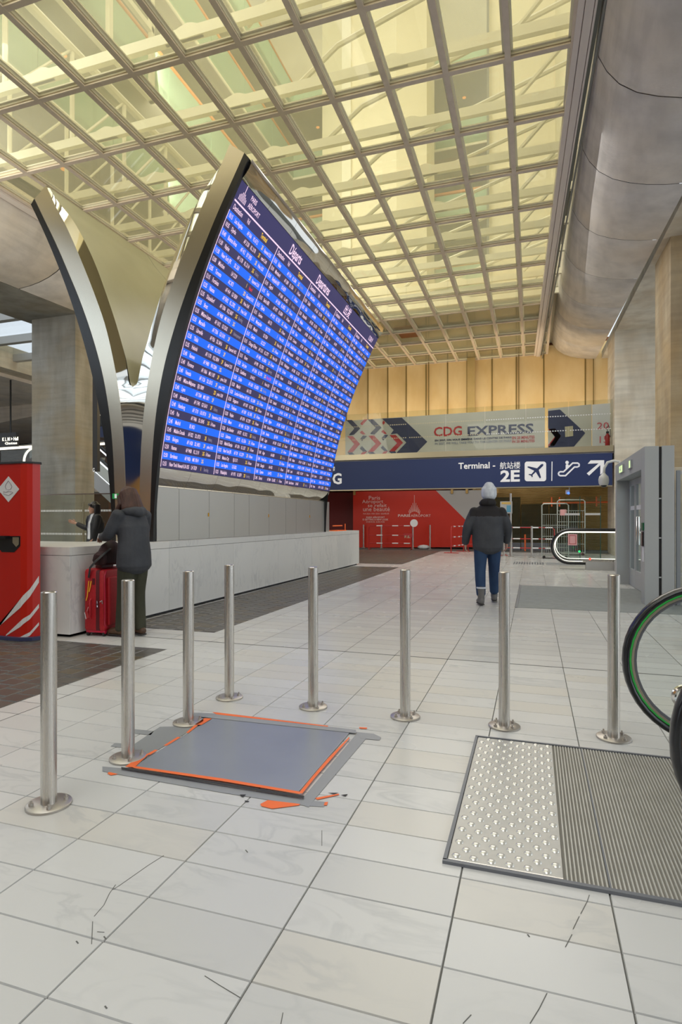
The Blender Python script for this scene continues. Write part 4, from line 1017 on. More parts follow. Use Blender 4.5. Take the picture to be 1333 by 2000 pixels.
t5([(135,290),(160,288),(560,345),(925,408),(918,418),(560,358),(150,296)], K['orange'], .0114, 'orange_tape')
t5([(185,232),(215,232),(150,292),(106,290)], K['orange'], .0112, 'orange_tape')
t5([(245,210),(258,212),(222,234),(205,232)], K['orange'], .0114, 'orange_tape')
t5([(350,150),(364,152),(298,192),(286,190)], K['orange'], .0114, 'orange_tape')
t5([(475,62),(510,64),(460,94),(430,92)], K['orange'], .0114, 'orange_tape'); t5([(430,94),(445,96),(400,132),(390,130)], K['orange'], .0114, 'orange_tape')
t5([(512,34),(540,36),(1050,98),(1050,102),(530,44)], K['orange'], .0112, 'orange_tape')
t5([(1148,150),(1150,156),(1060,260),(990,340),(930,416),(915,412),(975,338),(1050,250)], K['orange'], .0116, 'orange_tape')
t5([(1195,98),(1232,100),(1230,106),(1196,104)], K['orange'], .0028, 'orange_tape'); t5([(30,306),(72,316),(40,322),(24,314)], K['orange'], .0024, 'orange_tape')
t5([(735,456),(770,438),(920,456),(915,462),(790,478),(740,466)], K['orange'], .0030, 'orange_tape'); t5([(990,428),(1100,408),(1102,413),(1000,436)], K['orange'], .0030, 'orange_tape'); t5([(1035,448),(1050,446),(1045,462),(1030,462)], K['orange'], .003, 'orange_tape')
for pts in (((640,412),(668,412),(655,424),(645,420)),((662,440),(684,442),(680,446),(664,446)),((1050,404),(1098,404),(1080,410)),((1110,414),(1142,410),(1130,420))): t5(pts, K['dark'], .003, 'torn_tape_scrap')
# ================================================================ ENTRANCE MATS
em = thing('tactile_mat', 'steel mat with studded strip and ribbed plate leading to the escalator', 'floor mat', (.6, 2.9, 0))
MX0, MX1, MY0, MY1 = -.325, 1.15, 2.235, 3.575
obj('studded_plate', MB().box(MX0+.018, .105, MY0+.014, MY1-.012, 0, .008), K['mat_metal'], em)
obj('frame', MB().box(MX0, MX0+.014, MY0, MY1, 0, .012), K['alu_dark'], em); obj('frame', MB().box(MX0, MX1, MY0-.012, MY0+.006, 0, .012), K['alu_dark'], em); obj('frame', MB().box(MX0, MX1, MY1-.006, MY1+.008, 0, .012), K['alu_dark'], em)
obj('frame', MB().box(MX0+.02, .105, MY0+.008, MY0+.013, 0, .0115), K['steel'], em)
smb = MB().tube([(0,0,.008),(0,0,.0115),(0,0,.0140)], [.0175,.0150,.008], 12)
st0 = None; ns = 0
for j in range(26):
    for i in range(6 if j % 2 else 6):
        x = MX0+.045+i*.066+(.033 if j % 2 else 0); y = MY0+.045+j*.0505
        if x > .095 or y > MY1-.03: continue
        if st0 is None:
            m_ = MB(); m_.v = [(p[0]+x, p[1]+y, p[2]) for p in smb.v]; m_.f = smb.f; m_.m = smb.m
            st0 = obj('stud', m_, K['stud'], em, smooth=50); so = st0.location-Vector((x,y,0))
        else:
            o = st0.copy(); COL.objects.link(o); o.location = Vector((x,y,0))+so
        ns += 1
rb_ = MB(); x = .115
while x < MX1-.01:
    if abs(x-.268) > .006: rb_.prism([(x,.001),(x+.0095,.001),(x+.0075,.0085),(x+.002,.0085)], 'y', MY0+.01, MY1-.01)
    x += .0146
obj('ribs', rb_, K['rib'], em, kind='stuff', weld=False)
obj('rib_bed', MB().box(.105, MX1, MY0+.006, MY1-.006, 0, .003), K['rib_gap'], em)
obj('cover_seam', MB().box(.258, .264, MY0+.01, MY1-.01, 0, .010), K['alu_dark'], em)
m2 = thing('entrance_mat', 'flat grey entrance mat in the floor before the glass doors', 'floor mat', (.9, 10.6, 0))
obj('mat_surface', MB().box(-.21, 3.2, 9.08, 12.2, 0, .005), K['mat_fabric'], m2); obj('mat_edge', MB().box(-.245, -.212, 9.06, 12.22, 0, .007), K['alu_dark'], m2)
dg = thing('floor_grate', 'small ventilation grating flush in the floor before the far escalator', 'grate', (.2, 18.6, 0))
for i in range(12): obj('bar', MB().box(-.55+i*.075, -.51+i*.075, 18.1, 19.0, 0, .004), K['alu_dark'], dg)
obj('cover', MB().box(.38, 1.2, 18.1, 19.0, 0, .005), K['tape_old'], dg)
# ================================================================ GREY PORTAL WITH GLASS DOORS
PX0, PX1, PY0, PY1, PH = 1.63, 2.035, 9.95, 13.3, 2.43
po = thing('door_1', 'grey metal doorway portal with glazed double doors on the right', None, (1.85, 11.6, 0)); po['kind'] = 'structure'
obj('pillar_cladding', MB().box(PX0, 1.825, PY0, PY0+.30, 0, PH), K['alu_portal'], po, bevel=.004)
obj('pillar_cladding', MB().box(1.865, PX1, PY0, PY0+.30, 0, PH), K['alu_portal'], po, bevel=.004)
obj('pillar_recess', MB().box(1.825, 1.865, PY0+.03, PY0+.29, 0, PH-.01), K['dark'], po)
for z in (.42, 1.02, 1.62): obj('recess_clip', MB().box(1.828, 1.862, PY0+.005, PY0+.03, z, z+.02), K['alu_portal'], po)
obj('pillar_cladding', MB().box(PX0, PX1, PY1-.22, PY1, 0, PH), K['alu_portal'], po, bevel=.004)
obj('header', MB().box(PX0, PX1, PY0+.30, PY1-.22, 2.10, PH), K['alu_portal'], po, bevel=.004)
ya, yb = PY0+.30, PY1-.22; n_ = 4; wv = (yb-ya)/n_
for i in range(n_):
    a, b = ya+wv*i, ya+wv*(i+1)
    lf = obj('door_leaf' if i in (1,2) else 'side_light', MB().box(1.86,1.90,a+.005,a+.075,.01,2.09).box(1.86,1.90,b-.075,b-.005,.01,2.09).box(1.86,1.90,a+.075,b-.075,1.98,2.09).box(1.86,1.90,a+.075,b-.075,.01,.34), K['alu_dark'] if i == 1 else K['alu_portal'], po)
    obj('pane', MB().add([(1.88,a+.075,.34),(1.88,b-.075,.34),(1.88,b-.075,1.98),(1.88,a+.075,1.98)], [(0,1,2,3)]), K['door_glass'], lf, weld=False)
    obj('frosted_band', MB().box(1.874, 1.877, a+.08, b-.08, 1.50, 1.58), K['banner_white'], lf)
    if i in (1,2):
        yh = b-.12 if i == 1 else a+.12
        obj('pull_handle', MB().tube([(1.86,yh,.86),(1.80,yh,.86),(1.80,yh,1.36),(1.86,yh,1.36)], .013, 8), K['chrome'], lf, smooth=True)
obj('push_button', MB().box(1.615, 1.63, PY0+.04, PY0+.20, 1.14, 1.26), mat('green_button', (.0,.12,.05), .4), po)
obj('card_reader', MB().box(1.61, 1.63, PY0+.07, PY0+.17, .90, 1.12), K['black'], po)
obj('notice', MB().box(1.625, 1.63, PY0+.05, PY0+.19, .66, .89), K['banner_white'], po)
ex_ = thing('exit_sign', 'lit yellow green exit sign on the grey portal header', 'sign', (1.60, 12.3, 2.22))
obj('lamp_box', MB().box(1.60, 1.63, 12.05, 12.5, 2.2, 2.35), K['alu_portal'], ex_); obj('lit_face', MB().box(1.596, 1.60, 12.08, 12.47, 2.215, 2.335), K['exit_lit'], ex_)
obj('running_figure', MB().box(1.592, 1.596, 12.2, 12.26, 2.23, 2.32).box(1.592, 1.596, 12.28, 12.38, 2.25, 2.28), mat('exit_white', (.8,.85,.7), .5), ex_)
ex2 = thing('exit_sign', 'smaller lit exit lamp nearer the camera on the portal header', 'sign', (1.60, 11.3, 2.22))
obj('lamp_box', MB().box(1.60, 1.63, 11.1, 11.42, 2.2, 2.34), K['alu_portal'], ex2); obj('lit_face', MB().box(1.596, 1.60, 11.14, 11.26, 2.21, 2.33), K['exit_lit'], ex2)
# glass partition right of the portal
gw = thing('window_2', 'framed glass partition with frosted bands right of the grey portal', None, (3.4, 10.1, 0)); gw['kind'] = 'structure'
for i in range(3):
    xa = 2.09+i*1.15; obj('frame_post', MB().box(xa, xa+.05, 10.06, 10.12, 0, 2.06), K['alu_grey'], gw)
    obj('pane', MB().add([(xa+.05,10.09,.05),(xa+1.15,10.09,.05),(xa+1.15,10.09,2.0),(xa+.05,10.09,2.0)], [(0,1,2,3)]), K['clear'], gw, weld=False)
    for z in (1.50, .98): obj('frosted_band', MB().box(xa+.12, xa+1.15, 10.08, 10.083, z, z+.09), K['banner_white'], gw)
for z in (0, .90, .45, 2.0): obj('frame_rail', MB().box(2.09, 5.6, 10.07, 10.11, z, z+.05), K['trunk_silver'], gw)
obj('wall_column', MB().box(2.3, 2.62, 11.2, 11.5, 0, 2.2), K['conc_pale'], gw)
# dome camera on gooseneck
dc = thing('security_camera', 'white dome camera hanging on a gooseneck arm from the portal', 'camera', (1.33, 12.6, 2.1))
dx, dy, dz = onY(1180, 12.9), 12.9, zat(946, onY(1180, 12.9), 12.9)
obj('housing', MB().tube([(dx,dy,dz+.0),(dx,dy,dz+.03),(dx,dy,dz+.10),(dx,dy,dz+.16),(dx,dy,dz+.20),(dx,dy,dz+.23)], [.088,.096,.10,.085,.045,.03], 20), K['cam_white'], dc, smooth=True)
obj('lens_dome', MB().ball((dx,dy,dz), .065, .065, .065), K['black'], dc, smooth=True)
obj('lens_ring', MB().tube([(dx,dy,dz-.02),(dx,dy,dz+.01)], [.075,.085], 20), K['cam_white'], dc, smooth=True)
obj('gooseneck', MB().tube([(dx,dy,dz+.2),(dx+.01,dy,dz+.33),(dx+.07,dy,dz+.44),(dx+.18,dy,dz+.47),(dx+.29,dy,dz+.45),(PX0+.01,dy,dz+.40)], .026, 10), K['cam_white'], dc, smooth=True)
pc = thing('security_camera', 'small camera with blue light under the blue sign', 'camera', (onY(1112,24), 24.0, 2.4))
cx_ = onY(1112,24); obj('camera_body', MB().box(cx_-.12, cx_+.02, 23.95, 24.1, 2.30, 2.46), K['cam_white'], pc); obj('mount', MB().box(cx_, cx_+.03, 24, 24.05, 2.44, 3.4), K['cam_white'], pc); obj('blue_lamp', MB().ball((cx_-.02,23.93,2.33), .045,.045,.045), K['glow_blue'], pc)
# ================================================================ NEAR ESCALATOR (two looping handrails)
def loop_path(cx, cz, r, xe, y, n=22, a0=-.50*PI, flat=.0):
    P = [(xe, y, cz-r)]+[(cx+r*math.cos(a0-(PI)*i/n), y, cz+r*math.sin(a0-(PI)*i/n)) for i in range(n+1)]+[(xe, y, cz+r)]
    return P
def rail_band(name, path, w, th, m, parent, off=0.0):
    """rectangular band swept along a loop in an XZ plane; off moves it inwards"""
    n = len(path); vs = []
    for i, p in enumerate(path):
        a = Vector(path[max(0,i-1)]); b = Vector(path[min(n-1,i+1)]); t = (b-a).normalized(); nx = Vector((t.z, 0, -t.x))
        c = Vector(p)+nx*off
        for sx, sy in ((-1,-1),(1,-1),(1,1),(-1,1)): vs.append(c+nx*(sx*th/2)+Vector((0, sy*w/2, 0)))
    fs = [(i*4+k, i*4+(k+1)%4, (i+1)*4+(k+1)%4, (i+1)*4+k) for i in range(n-1) for k in range(4)]
    return obj(name, MB().add(vs, fs), m, parent, smooth=50, bevel=0)
def rail_tube(name, path, rx, ry, m, parent, off=0.0):
    n = len(path); P = []
    for i, p in enumerate(path):
        a = Vector(path[max(0,i-1)]); b = Vector(path[min(n-1,i+1)]); t = (b-a).normalized(); P.append(Vector(p)+Vector((t.z,0,-t.x))*off)
    return obj(name, MB().tube(P, [(rx, ry)]*n, 14, ref=(0,1,0)), m, parent, smooth=60)
def newel(label, cx, cz, r, y, loc, xe=3.4, glow='glow_green', mid='cream_line'):
    t = thing('escalator_handrail', label, 'escalator', loc)
    P = loop_path(cx, cz, r, xe, y)
    rail_tube('handrail', P, .040, .019, K['rubber'], t)
    rail_band('light_guide', P, .020, .008, K[glow], t, .022)
    rail_band('guide_rail', P, .034, .012, K['guide_alu'], t, .033)
    rail_band('inner_seal', P, .022, .014, K['alu_dark'], t, .046)
    r2 = r-.052
    pts = [(cx+r2*math.cos(PI/2+PI*i/20), cz+r2*math.sin(PI/2+PI*i/20)) for i in range(21)]+[(xe, cz-r2), (xe, cz+r2)]
    obj('glass_side', MB().add([(a, y, b) for a, b in pts], [tuple(range(len(pts)))]), K['clear'], t, weld=False)
    obj('skirt', MB().box(cx+.30, xe, y-.06, y+.06, 0, .13), K['steel'], t)
    return t
K['guide_alu'] = mat('guide_aluminium', (.50,.46,.36), .3, .8)
K['glow_orange'] = emit('warm_guide_gleam', (.42,.16,.06), .5)  # orange gleam on the nearer rail's inner edge, put in as emission
newel('nearer black escalator handrail loop at the right edge, with warm inner edge', .87, .545, .405, 2.26, (.9,2.26,0), glow='glow_orange')
newel('farther black escalator handrail loop edged with green light', .885, .545, .405, 3.50, (.9,3.5,0))
obj_s = thing('escalator_steps', 'dark escalator comb plate and steps between the two near handrails', 'escalator', (2.6,2.9,0))
obj('comb_plate', MB().box(1.165, 1.6, 2.34, 3.42, 0, .012), K['rib'], obj_s)
for i in range(3): obj('step', MB().box(1.605+i*.4, 1.995+i*.4, 2.34, 3.42, 0, .012+.19*max(0,i-1)), K['dark'], obj_s)
chr_ = tag(obj('chrome_ring', MB().tube([(onY(1339,3.0)+.045*math.cos(a*PI/8), 3.0, .50+.045*math.sin(a*PI/8)) for a in range(17)], .012, 8, cap=False).tube([(onY(1339,3.0),3.0,.46),(onY(1339,3.0),3.0,.012)], .012, 8), K['chrome'], smooth=True), 'small chrome ring on a thin stem inside the handrail loop', 'ring post')
ub = thing('escalator_cladding', 'low dark escalator side with two white light strips, seen through the near loop', 'escalator', (3.2,6.6,0))
obj('side_casing', MB().prism([(1.62,0),(4.6,0),(4.6,.62),(2.0,.42),(1.62,.2)], 'y', 6.6, 6.9), K['alu_dark'], ub)
obj('light_strip', MB().box(1.72, 4.6, 6.57, 6.6, .30, .325), K['glow_white'], ub); obj('light_strip', MB().box(2.1, 4.6, 6.57, 6.6, .50, .52), K['glow_white'], ub)
obj('red_lamp', MB().box(1.64, 1.72, 6.57, 6.6, .17, .2), K['glow_red'], ub)
# ================================================================ FAR ESCALATOR
fe = thing('escalator', 'far escalator end with lit glass balustrade behind the walking man', 'escalator', (1.5, 17.4, 0))
for y_, cx_, yo in ((16.6, .93, 0), (17.75, 1.0, 1)):
    P = loop_path(cx_, .60, .44, 3.0, y_)
    rail_tube('handrail', P, .05, .036, K['rubber'], fe); rail_band('light_strip', P, .03, .015, K['glow_white'], fe, .060)
    r2 = .37; pts = [(cx_+r2*math.cos(PI/2+PI*i/16), .6+r2*math.sin(PI/2+PI*i/16)) for i in range(17)]+[(3.0,.6-r2),(3.0,.6+r2)]
    obj('glass_side', MB().add([(a,y_,b) for a,b in pts], [tuple(range(len(pts)))]), K['clear'], fe, weld=False)
obj('plinth', MB().box(1.32, 3.0, 16.45, 16.7, 0, .22), K['trunk_silver'], fe); obj('skirt', MB().box(1.25, 3.0, 16.5, 16.68, .22, .27), K['steel'], fe)
for x_, z_, m_, y_ in ((1.42,.29,'glow_red',16.48),(2.35,.29,'glow_red',16.48),(1.25,.42,'glow_grn',17.7),(2.3,.40,'glow_grn',17.7)): obj('indicator_lamp', MB().ball((x_,y_,z_), .028,.02,.028, 8, 6), K[m_], fe)
obj('floor_plate', MB().box(.7, 3.0, 16.7, 17.7, 0, .01), K['rib'], fe)
nt = thing('notice', 'pink framed paper notice on the far escalator glass', 'notice', (1.42, 16.57, .6))
nx0, nx1 = onY(1110,16.57), onY(1128,16.57)
obj('paper', MB().box(nx0, nx1, 16.575, 16.585, zat(1065,nx0,16.57), zat(1043,nx0,16.57)), K['pink_paper'], nt)
ax0, ax1 = onY(1112.5,16.57), onY(1125.5,16.57); za, zb_ = zat(1062.5,nx0,16.57), zat(1045.5,nx0,16.57)
obj('dark_border', MB().box(ax0, ax1, 16.572, 16.576, za, za+.012).box(ax0, ax1, 16.572, 16.576, zb_-.012, zb_).box(ax0, ax0+.012, 16.572, 16.576, za, zb_).box(ax1-.012, ax1, 16.572, 16.576, za, zb_), K['b_red'], nt)
kw = thing('low_wall', 'low pale upstand wall with glass beside the far escalator', 'wall', (2.3, 15, 0))
obj('upstand', MB().box(1.98, 2.1, 13.4, 16.4, 0, .26), K['trunk_silver'], kw); obj('glass_side', MB().box(2.02, 2.035, 13.4, 16.4, .26, 2.2), K['clear'], kw)
gs = thing('glass_screen', 'upright clear glass sheets with white bands behind the far escalator', 'glass screen', (1.6, 19.5, 0))
for x_, y_ in ((1.35,19.0),(1.9,18.8)):
    obj('glass_panel', MB().box(x_-.42, x_, y_, y_+.015, .0, 2.0), K['clear'], gs); obj('green_edge', MB().box(x_, x_+.02, y_, y_+.03, 0, 2.02), mat('green_glass_edge%d' % int(x_*10), (.03,.10,.08), .3), gs)
    obj('frosted_band', MB().box(x_-.42, x_, y_-.01, y_-.005, 1.45, 1.51), K['banner_white'], gs)
# wire roll cages and red pipe
def roll_cage(label, loc, w, hh):
    t = thing('roll_cage', label, 'cage', loc); x, y, z = loc
    obj('frame', MB().tube([(x-w/2,y,.08),(x-w/2,y,hh-.06),(x-w/2+.06,y,hh),(x+w/2-.06,y,hh),(x+w/2,y,hh-.06),(x+w/2,y,.08)], .022, 8), K['cage'], t, smooth=True)
    for k in range(1, 5): obj('cross_wire', MB().box(x-w/2, x+w/2, y-.01, y+.01, hh*k/5, hh*k/5+.02), K['cage'], t)
    m_ = MB(); 
    for k in range(1, 12): m_.box(x-w/2+w*k/12-.005, x-w/2+w*k/12+.005, y-.005, y+.005, .1, hh*.8)
    obj('mesh_wires', m_, K['cage'], t, kind='stuff')
    for s in (-1, 1): obj('caster', MB().tube([(x+s*w*.42,y-.02,.05),(x+s*w*.42,y+.02,.05)], [.05,.05], 12), K['sole'], t)
    obj('base', MB().box(x-w/2, x+w/2, y-.02, y+.5, .08, .11), K['cage'], t)
    return t
roll_cage('wire roll cage with rounded top in front of the golden shutter', (.72, 21.0, 0), .84, 1.86)
r2_ = roll_cage('taller grey trolley frame behind the rounded wire cage', (1.35, 23.2, 0), .95, 2.05)
obj('paper_label', MB().box(.88, 1.08, 20.96, 20.97, 1.46, 1.66), K['pink_paper'], thing('notice', 'faded paper notice on the rounded wire roll cage', 'notice', (.98, 20.96, 1.46)))
rp = thing('pipe_run', 'orange red sprinkler pipe crossing the golden shutter', 'pipe', (1.8, 25.6, 2.0))
obj('pipe', MB().tube([(.4,25.6,2.0),(3.3,25.6,2.03)], .035, 8), K['orange'], rp, smooth=True)
for x_ in (.75, 1.05, 2.45): obj('valve_stub', MB().tube([(x_,25.6,1.86),(x_,25.6,2.25)], .03, 8), K['orange'], rp)
tag(obj('red_pole', MB().tube([(-.3+.02*0,25.9,1.55),(-.3,25.9,2.25)], .035, 8), K['orange']), 'short orange red pole standing behind the olive glass', 'pole')
bpy.data.objects['red_pole'].location.z = 0; 
# ================================================================ BARRIERS AND INFO POST
def barrier(label, x0, x1, y0, y1, hh, m, m2, feet=True):
    t = thing('barrier', label, 'barrier', ((x0+x1)/2, (y0+y1)/2, 0))
    def P(u, z): return (x0+(x1-x0)*u, y0+(y1-y0)*u, z)
    for z in (hh, hh*.6, .28):
        if z == hh: obj('tube_frame', MB().tube([P(0,.02),P(0,hh-.08),P(.04,hh),P(.96,hh),P(1,hh-.08),P(1,.02)], .02, 8), m, t, smooth=True)
        else: obj('rail', MB().tube([P(0,z),P(1,z)], .018, 8), m, t, smooth=True)
        for u in (.18, .55, .82): obj('reflective_band', MB().tube([P(u,z),P(u+.14,z)], .023, 8), m2, t, smooth=True)
    if feet:
        dx, dy = -(y1-y0), (x1-x0); q = math.hypot(dx, dy); dx, dy = dx/q*.3, dy/q*.3
        for u in (0.02, .98): p = P(u, .015); obj('foot', MB().tube([(p[0]-dx,p[1]-dy,.015),(p[0]+dx,p[1]+dy,.015)], .015, 6), m, t)
    return t
bf1 = barrier('reddish tube barrier with white bands and an F.S. plate before the hoarding', -6.95, -5.05, 25.2, 25.35, 1.05, K['barrier_red'], K['white'])
fsx = onY(789,25.2); pl_ = obj('name_plate', MB().box(fsx-.02, fsx+.38, 25.24, 25.26, .55, .72), K['b_red'], bf1)
mb = MB(); text_box_px(mb, 'F.S.', 791, 1046, 802, 1051, 25.22, .03); obj('plate_lettering', mb, K['b_tan'], bf1)
barrier('red and white barrier standing side-on at the left of the walking man', -3.05, -2.72, 23.2, 24.6, 1.05, K['barrier_red'], K['white'])
barrier('red and white barrier running behind the walking man', -2.6, -1.35, 25.2, 25.3, 1.05, K['barrier_red'], K['white'])
barrier('red and white barrier between info post and escalator', -1.0, .75, 22.5, 22.4, 1.03, K['barrier_red'], K['white'])
barrier('red and white barrier seen end-on right beside the walking man', -1.45, -1.15, 20.6, 22.2, 1.0, K['barrier_red'], K['white'])
ip = thing('info_post', 'steel post holding a small coloured information panel beside the man', 'sign', (-.9, 22.6, 0))
obj('post', MB().cyl(-.78, 22.7, 0, 2.3, .04, 12), K['steel'], ip, smooth=40); obj('panel', MB().box(-1.15,-.72,22.6,22.66,1.55,2.0), K['trunk_silver'], ip)
obj('panel_print', MB().box(-1.1,-.77,22.59,22.6,1.9,1.97), mat('print_ochre', (.6,.4,.1), .6), ip); obj('panel_print', MB().box(-.92,-.77,22.59,22.6,1.6,1.85), mat('print_blue', (.1,.3,.45), .6), ip)
dx_ = obj('debris_bag', MB().ball((onY(828,26),26.0,.16), .28,.12,.10, 8, 5), K['banner_white']); tag(dx_, 'crumpled pale bag on the floor by the red hoarding', 'bag'); dx_.location.z = 0
# ================================================================ RED DISPENSER KIOSK
kx = thing('hand_gel_kiosk', 'tall red hand gel dispenser kiosk with white diagonal stripes at left edge', 'dispenser', (-5.6, 5.05, 0))
KP = [(-6.05,4.93),(-5.27,4.93),(-5.205,4.955),(-5.165,4.99),(-5.125,5.055),(-5.20,5.115),(-5.30,5.13),(-6.05,5.13)]
obj('body', MB().prism(KP, 'z', .035, 1.915), K['kiosk'], kx, weld=True)
obj('lid', MB().prism([(-6.06,4.915),(-5.26,4.915),(-5.15,4.98),(-5.11,5.055),(-5.18,5.13),(-5.30,5.145),(-6.06,5.145)], 'z', 1.915, 1.935), K['dark'], kx)
obj('base_plate', MB().prism([(-6.1,4.89),(-5.25,4.88),(-5.12,4.94),(-5.07,5.05),(-5.18,5.14),(-6.1,5.14)], 'z', 0, .035), K['b_navy'], kx)
def kz(px, py): return (onY(px, 4.93), zat(py, onY(px, 4.93), 4.93))
def kface(name, pts, m, pr=.004): obj(name, MB().prism([kz(*q) for q in pts], 'y', 4.93-pr, 4.93-pr+.003), m, kx)
def z7(x, y): return (x/5.0, 880+y/5.0)
kface('diamond_label', [z7(85,252), z7(190,378), z7(85,504), z7(-20,378)], K['kiosk_white'])
mb = MB()
drop = [(85,295),(60,335),(55,355),(65,378),(85,383),(108,378),(120,355),(112,330)]
for a, b in zip(drop, drop[1:]+drop[:1]): mb.prism([kz(*z7(*q)) for q in ((a[0]-1.5,a[1]),(b[0]-1.5,b[1]),(b[0]+1.5,b[1]),(a[0]+1.5,a[1]))], 'y', 4.93-.007, 4.93-.004)
hnd = [(38,400),(60,408),(85,398),(125,405),(128,412),(90,438),(50,428),(40,425)]
for a, b in zip(hnd, hnd[1:]+hnd[:1]): mb.prism([kz(*z7(*q)) for q in ((a[0],a[1]-1.4),(b[0],b[1]-1.4),(b[0],b[1]+1.4),(a[0],a[1]+1.4))], 'y', 4.93-.007, 4.93-.004)
obj('pictogram', mb, mat('pictogram_grey', (.25,.20,.22), .6), kx, weld=False)
def kstripe(pts):  # (px,py) zoomed; pieces wrap round the chamfer facets
    segs = [((-6.05,4.93),(-5.27,4.93)),((-5.27,4.93),(-5.205,4.955)),((-5.205,4.955),(-5.165,4.99)),((-5.165,4.99),(-5.125,5.055))]
    lo = [px_of(*s[0]) for s in segs]; hi = [px_of(*s[1]) for s in segs]
    (xa, ya, wa), (xb, yb, wb) = pts
    m_ = MB()
    for (A, B), l, hgh in zip(segs, lo, hi):
        u0, u1 = max(l, xa), min(hgh, xb)
        if u1 <= u0: continue
        V = []
        for u in (u0, u1):
            # world point on the facet for pixel column u
            t = (u-666.5)/F_PX; rx, ry = t*cA-sA, t*sA+cA
            ex_, ey_ = B[0]-A[0], B[1]-A[1]; k = (A[1]*rx-A[0]*ry)/(ex_*ry-ey_*rx); X, Y = A[0]+ex_*k, A[1]+ey_*k
            q = math.hypot(ex_, ey_); X += ey_/q*.003; Y -= ex_/q*.003
            f = (u-xa)/(xb-xa); yc = ya+(yb-ya)*f; w_ = wa+(wb-wa)*f
            V.append((X, Y, zat(yc-w_/2, X, Y), max(.036, zat(yc+w_/2, X, Y))))
        m_.add([(V[0][0],V[0][1],V[0][2]),(V[1][0],V[1][1],V[1][2]),(V[1][0],V[1][1],V[1][3]),(V[0][0],V[0][1],V[0][3])], [(0,1,2,3)])
    obj('white_stripe', m_, K['kiosk_white'], kx, weld=False)
def px_of(x, y):
    d = -x*sA+y*cA; l = x*cA+y*sA; return 666.5+F_PX*l/d
kstripe([(-20,1258,17),(45,1172,17)]); kstripe([(45,1172,17),(58.5,1158,15)]); kstripe([(58.5,1158,15),(76,1131,13)])
kstripe([(12,1246,12),(45,1214,11)]); kstripe([(45,1214,11),(58.5,1205,9)]); kstripe([(58.5,1205,9),(76,1183,8)]); kstripe([(38,1250,10),(58.5,1238,7)]); kstripe([(58.5,1238,7),(76,1218,6)])
kface('dispenser_recess', [z7(-20,835), z7(200,835), z7(200,930), z7(140,993), z7(20,990), z7(-20,940)], K['black'], .004)
kface('metal_bracket', [z7(130,846), z7(190,846), z7(190,918), z7(165,942), z7(130,900)], K['mezz'], .010)
obj('drip_shelf', MB().box(-5.75, -5.42, 4.86, 4.93, 1.10, 1.13), K['black'], kx)
# ================================================================ SUITCASE, BACKPACK
def rot2(x, y, a): return (x*math.cos(a)-y*math.sin(a), x*math.sin(a)+y*math.cos(a))
class TMB:
    """mesh builder in a local frame turned by a and moved to c"""
    def __init__(s, c, a): s.c = c; s.a = a
    def __call__(s, mb):
        out = MB(); out.f = mb.f; out.m = mb.m
        for p in mb.v: q = rot2(p[0], p[1], s.a); out.v.append((q[0]+s.c[0], q[1]+s.c[1], p[2]+s.c[2]))
        return out
def rbox(x0, x1, y0, y1, z0, z1, r=.03, n=4):
    """box with corners rounded in plan and softened top/bottom"""
    pts = []
    for cx, cy, a in ((x1-r,y0+r,-PI/2),(x1-r,y1-r,0),(x0+r,y1-r,PI/2),(x0+r,y0+r,PI)):
        pts += [(cx, cy, a+PI/2*i/n) for i in range(n+1)]
    rows = []
    for ins, z in ((r*.9,z0),(r*.3,z0+r*.3),(0,z0+r),(0,z1-r),(r*.3,z1-r*.3),(r*.9,z1)):
        rows.append([(cx+(r-ins)*math.cos(a) if ins < r else cx, cy+(r-ins)*math.sin(a), z) for cx, cy, a in pts])
    mb = MB(); n_ = len(pts); vs = [p for r_ in rows for p in r_]
    fs = [(i*n_+k, i*n_+(k+1)%n_, (i+1)*n_+(k+1)%n_, (i+1)*n_+k) for i in range(5) for k in range(n_)]
    fs += [tuple(range(n_))[::-1], tuple(range(5*n_, 6*n_))]
    return mb.add(vs, fs)
sx, sy = -4.53, 5.36       # near corner on the floor
T = TMB((sx, sy, 0), math.radians(5))
sc_ = thing('suitcase', 'large red fabric suitcase standing against the marble counter', 'suitcase', (-4.7, 5.5, 0))
obj('shell', T(rbox(-.265, -.09, .0, .47, .055, .755, .035)), K['case'], sc_, smooth=40)
obj('front_panel', T(rbox(-.085, 0, .0, .47, .055, .745, .035)), K['case'], sc_, smooth=40)
obj('front_pocket', T(rbox(-.01, .03, .05, .42, .12, .66, .018)), K['case'], sc_, smooth=40)
obj('zip_gusset', T(rbox(-.095, -.08, .003, .467, .06, .745, .03)), K['case_dark'], sc_, smooth=40)
obj('corner_piping', T(MB().tube([(.002,.035,.10),(.002,.004,.14),(.002,.004,.68),(.002,.035,.735)], .007, 6)), K['case_red'], sc_, smooth=True)
obj('base_trim', T(rbox(-.255, -.01, .01, .46, .035, .075, .03)), K['case_red'], sc_, smooth=40)
for (wx, wy) in ((-.23,.04),(-.03,.04),(-.23,.43),(-.03,.43)):
    w_ = obj('wheel', T(MB().tube([(wx-.011,wy,.026),(wx+.011,wy,.026)], [.026,.026], 14)), K['sole'], sc_, smooth=40)
    obj('wheel_fork', T(MB().box(wx-.018,wx+.018,wy-.016,wy+.016,.03,.06)), K['case_red'], sc_)
for z in (.36, .40): obj('zip_pull', T(MB().tube([(-.088,-.006,z),(-.083,-.012,z-.03)], .005, 6)), K['chrome'], sc_)
obj('zip_pull', T(MB().tube([(-.05,-.008,.39),(-.02,-.012,.41),(-.018,-.012,.37)], .006, 6)), K['chrome'], sc_)
obj('logo_patch', T(MB().box(-.15,-.12,-.004,0,.58,.65)), K['case_dark'], sc_)
obj('side_handle', T(MB().tube([(-.17,0,.42),(-.17,-.02,.40),(-.17,-.02,.22),(-.17,0,.20)], .009, 8)), K['case'], sc_, smooth=True)
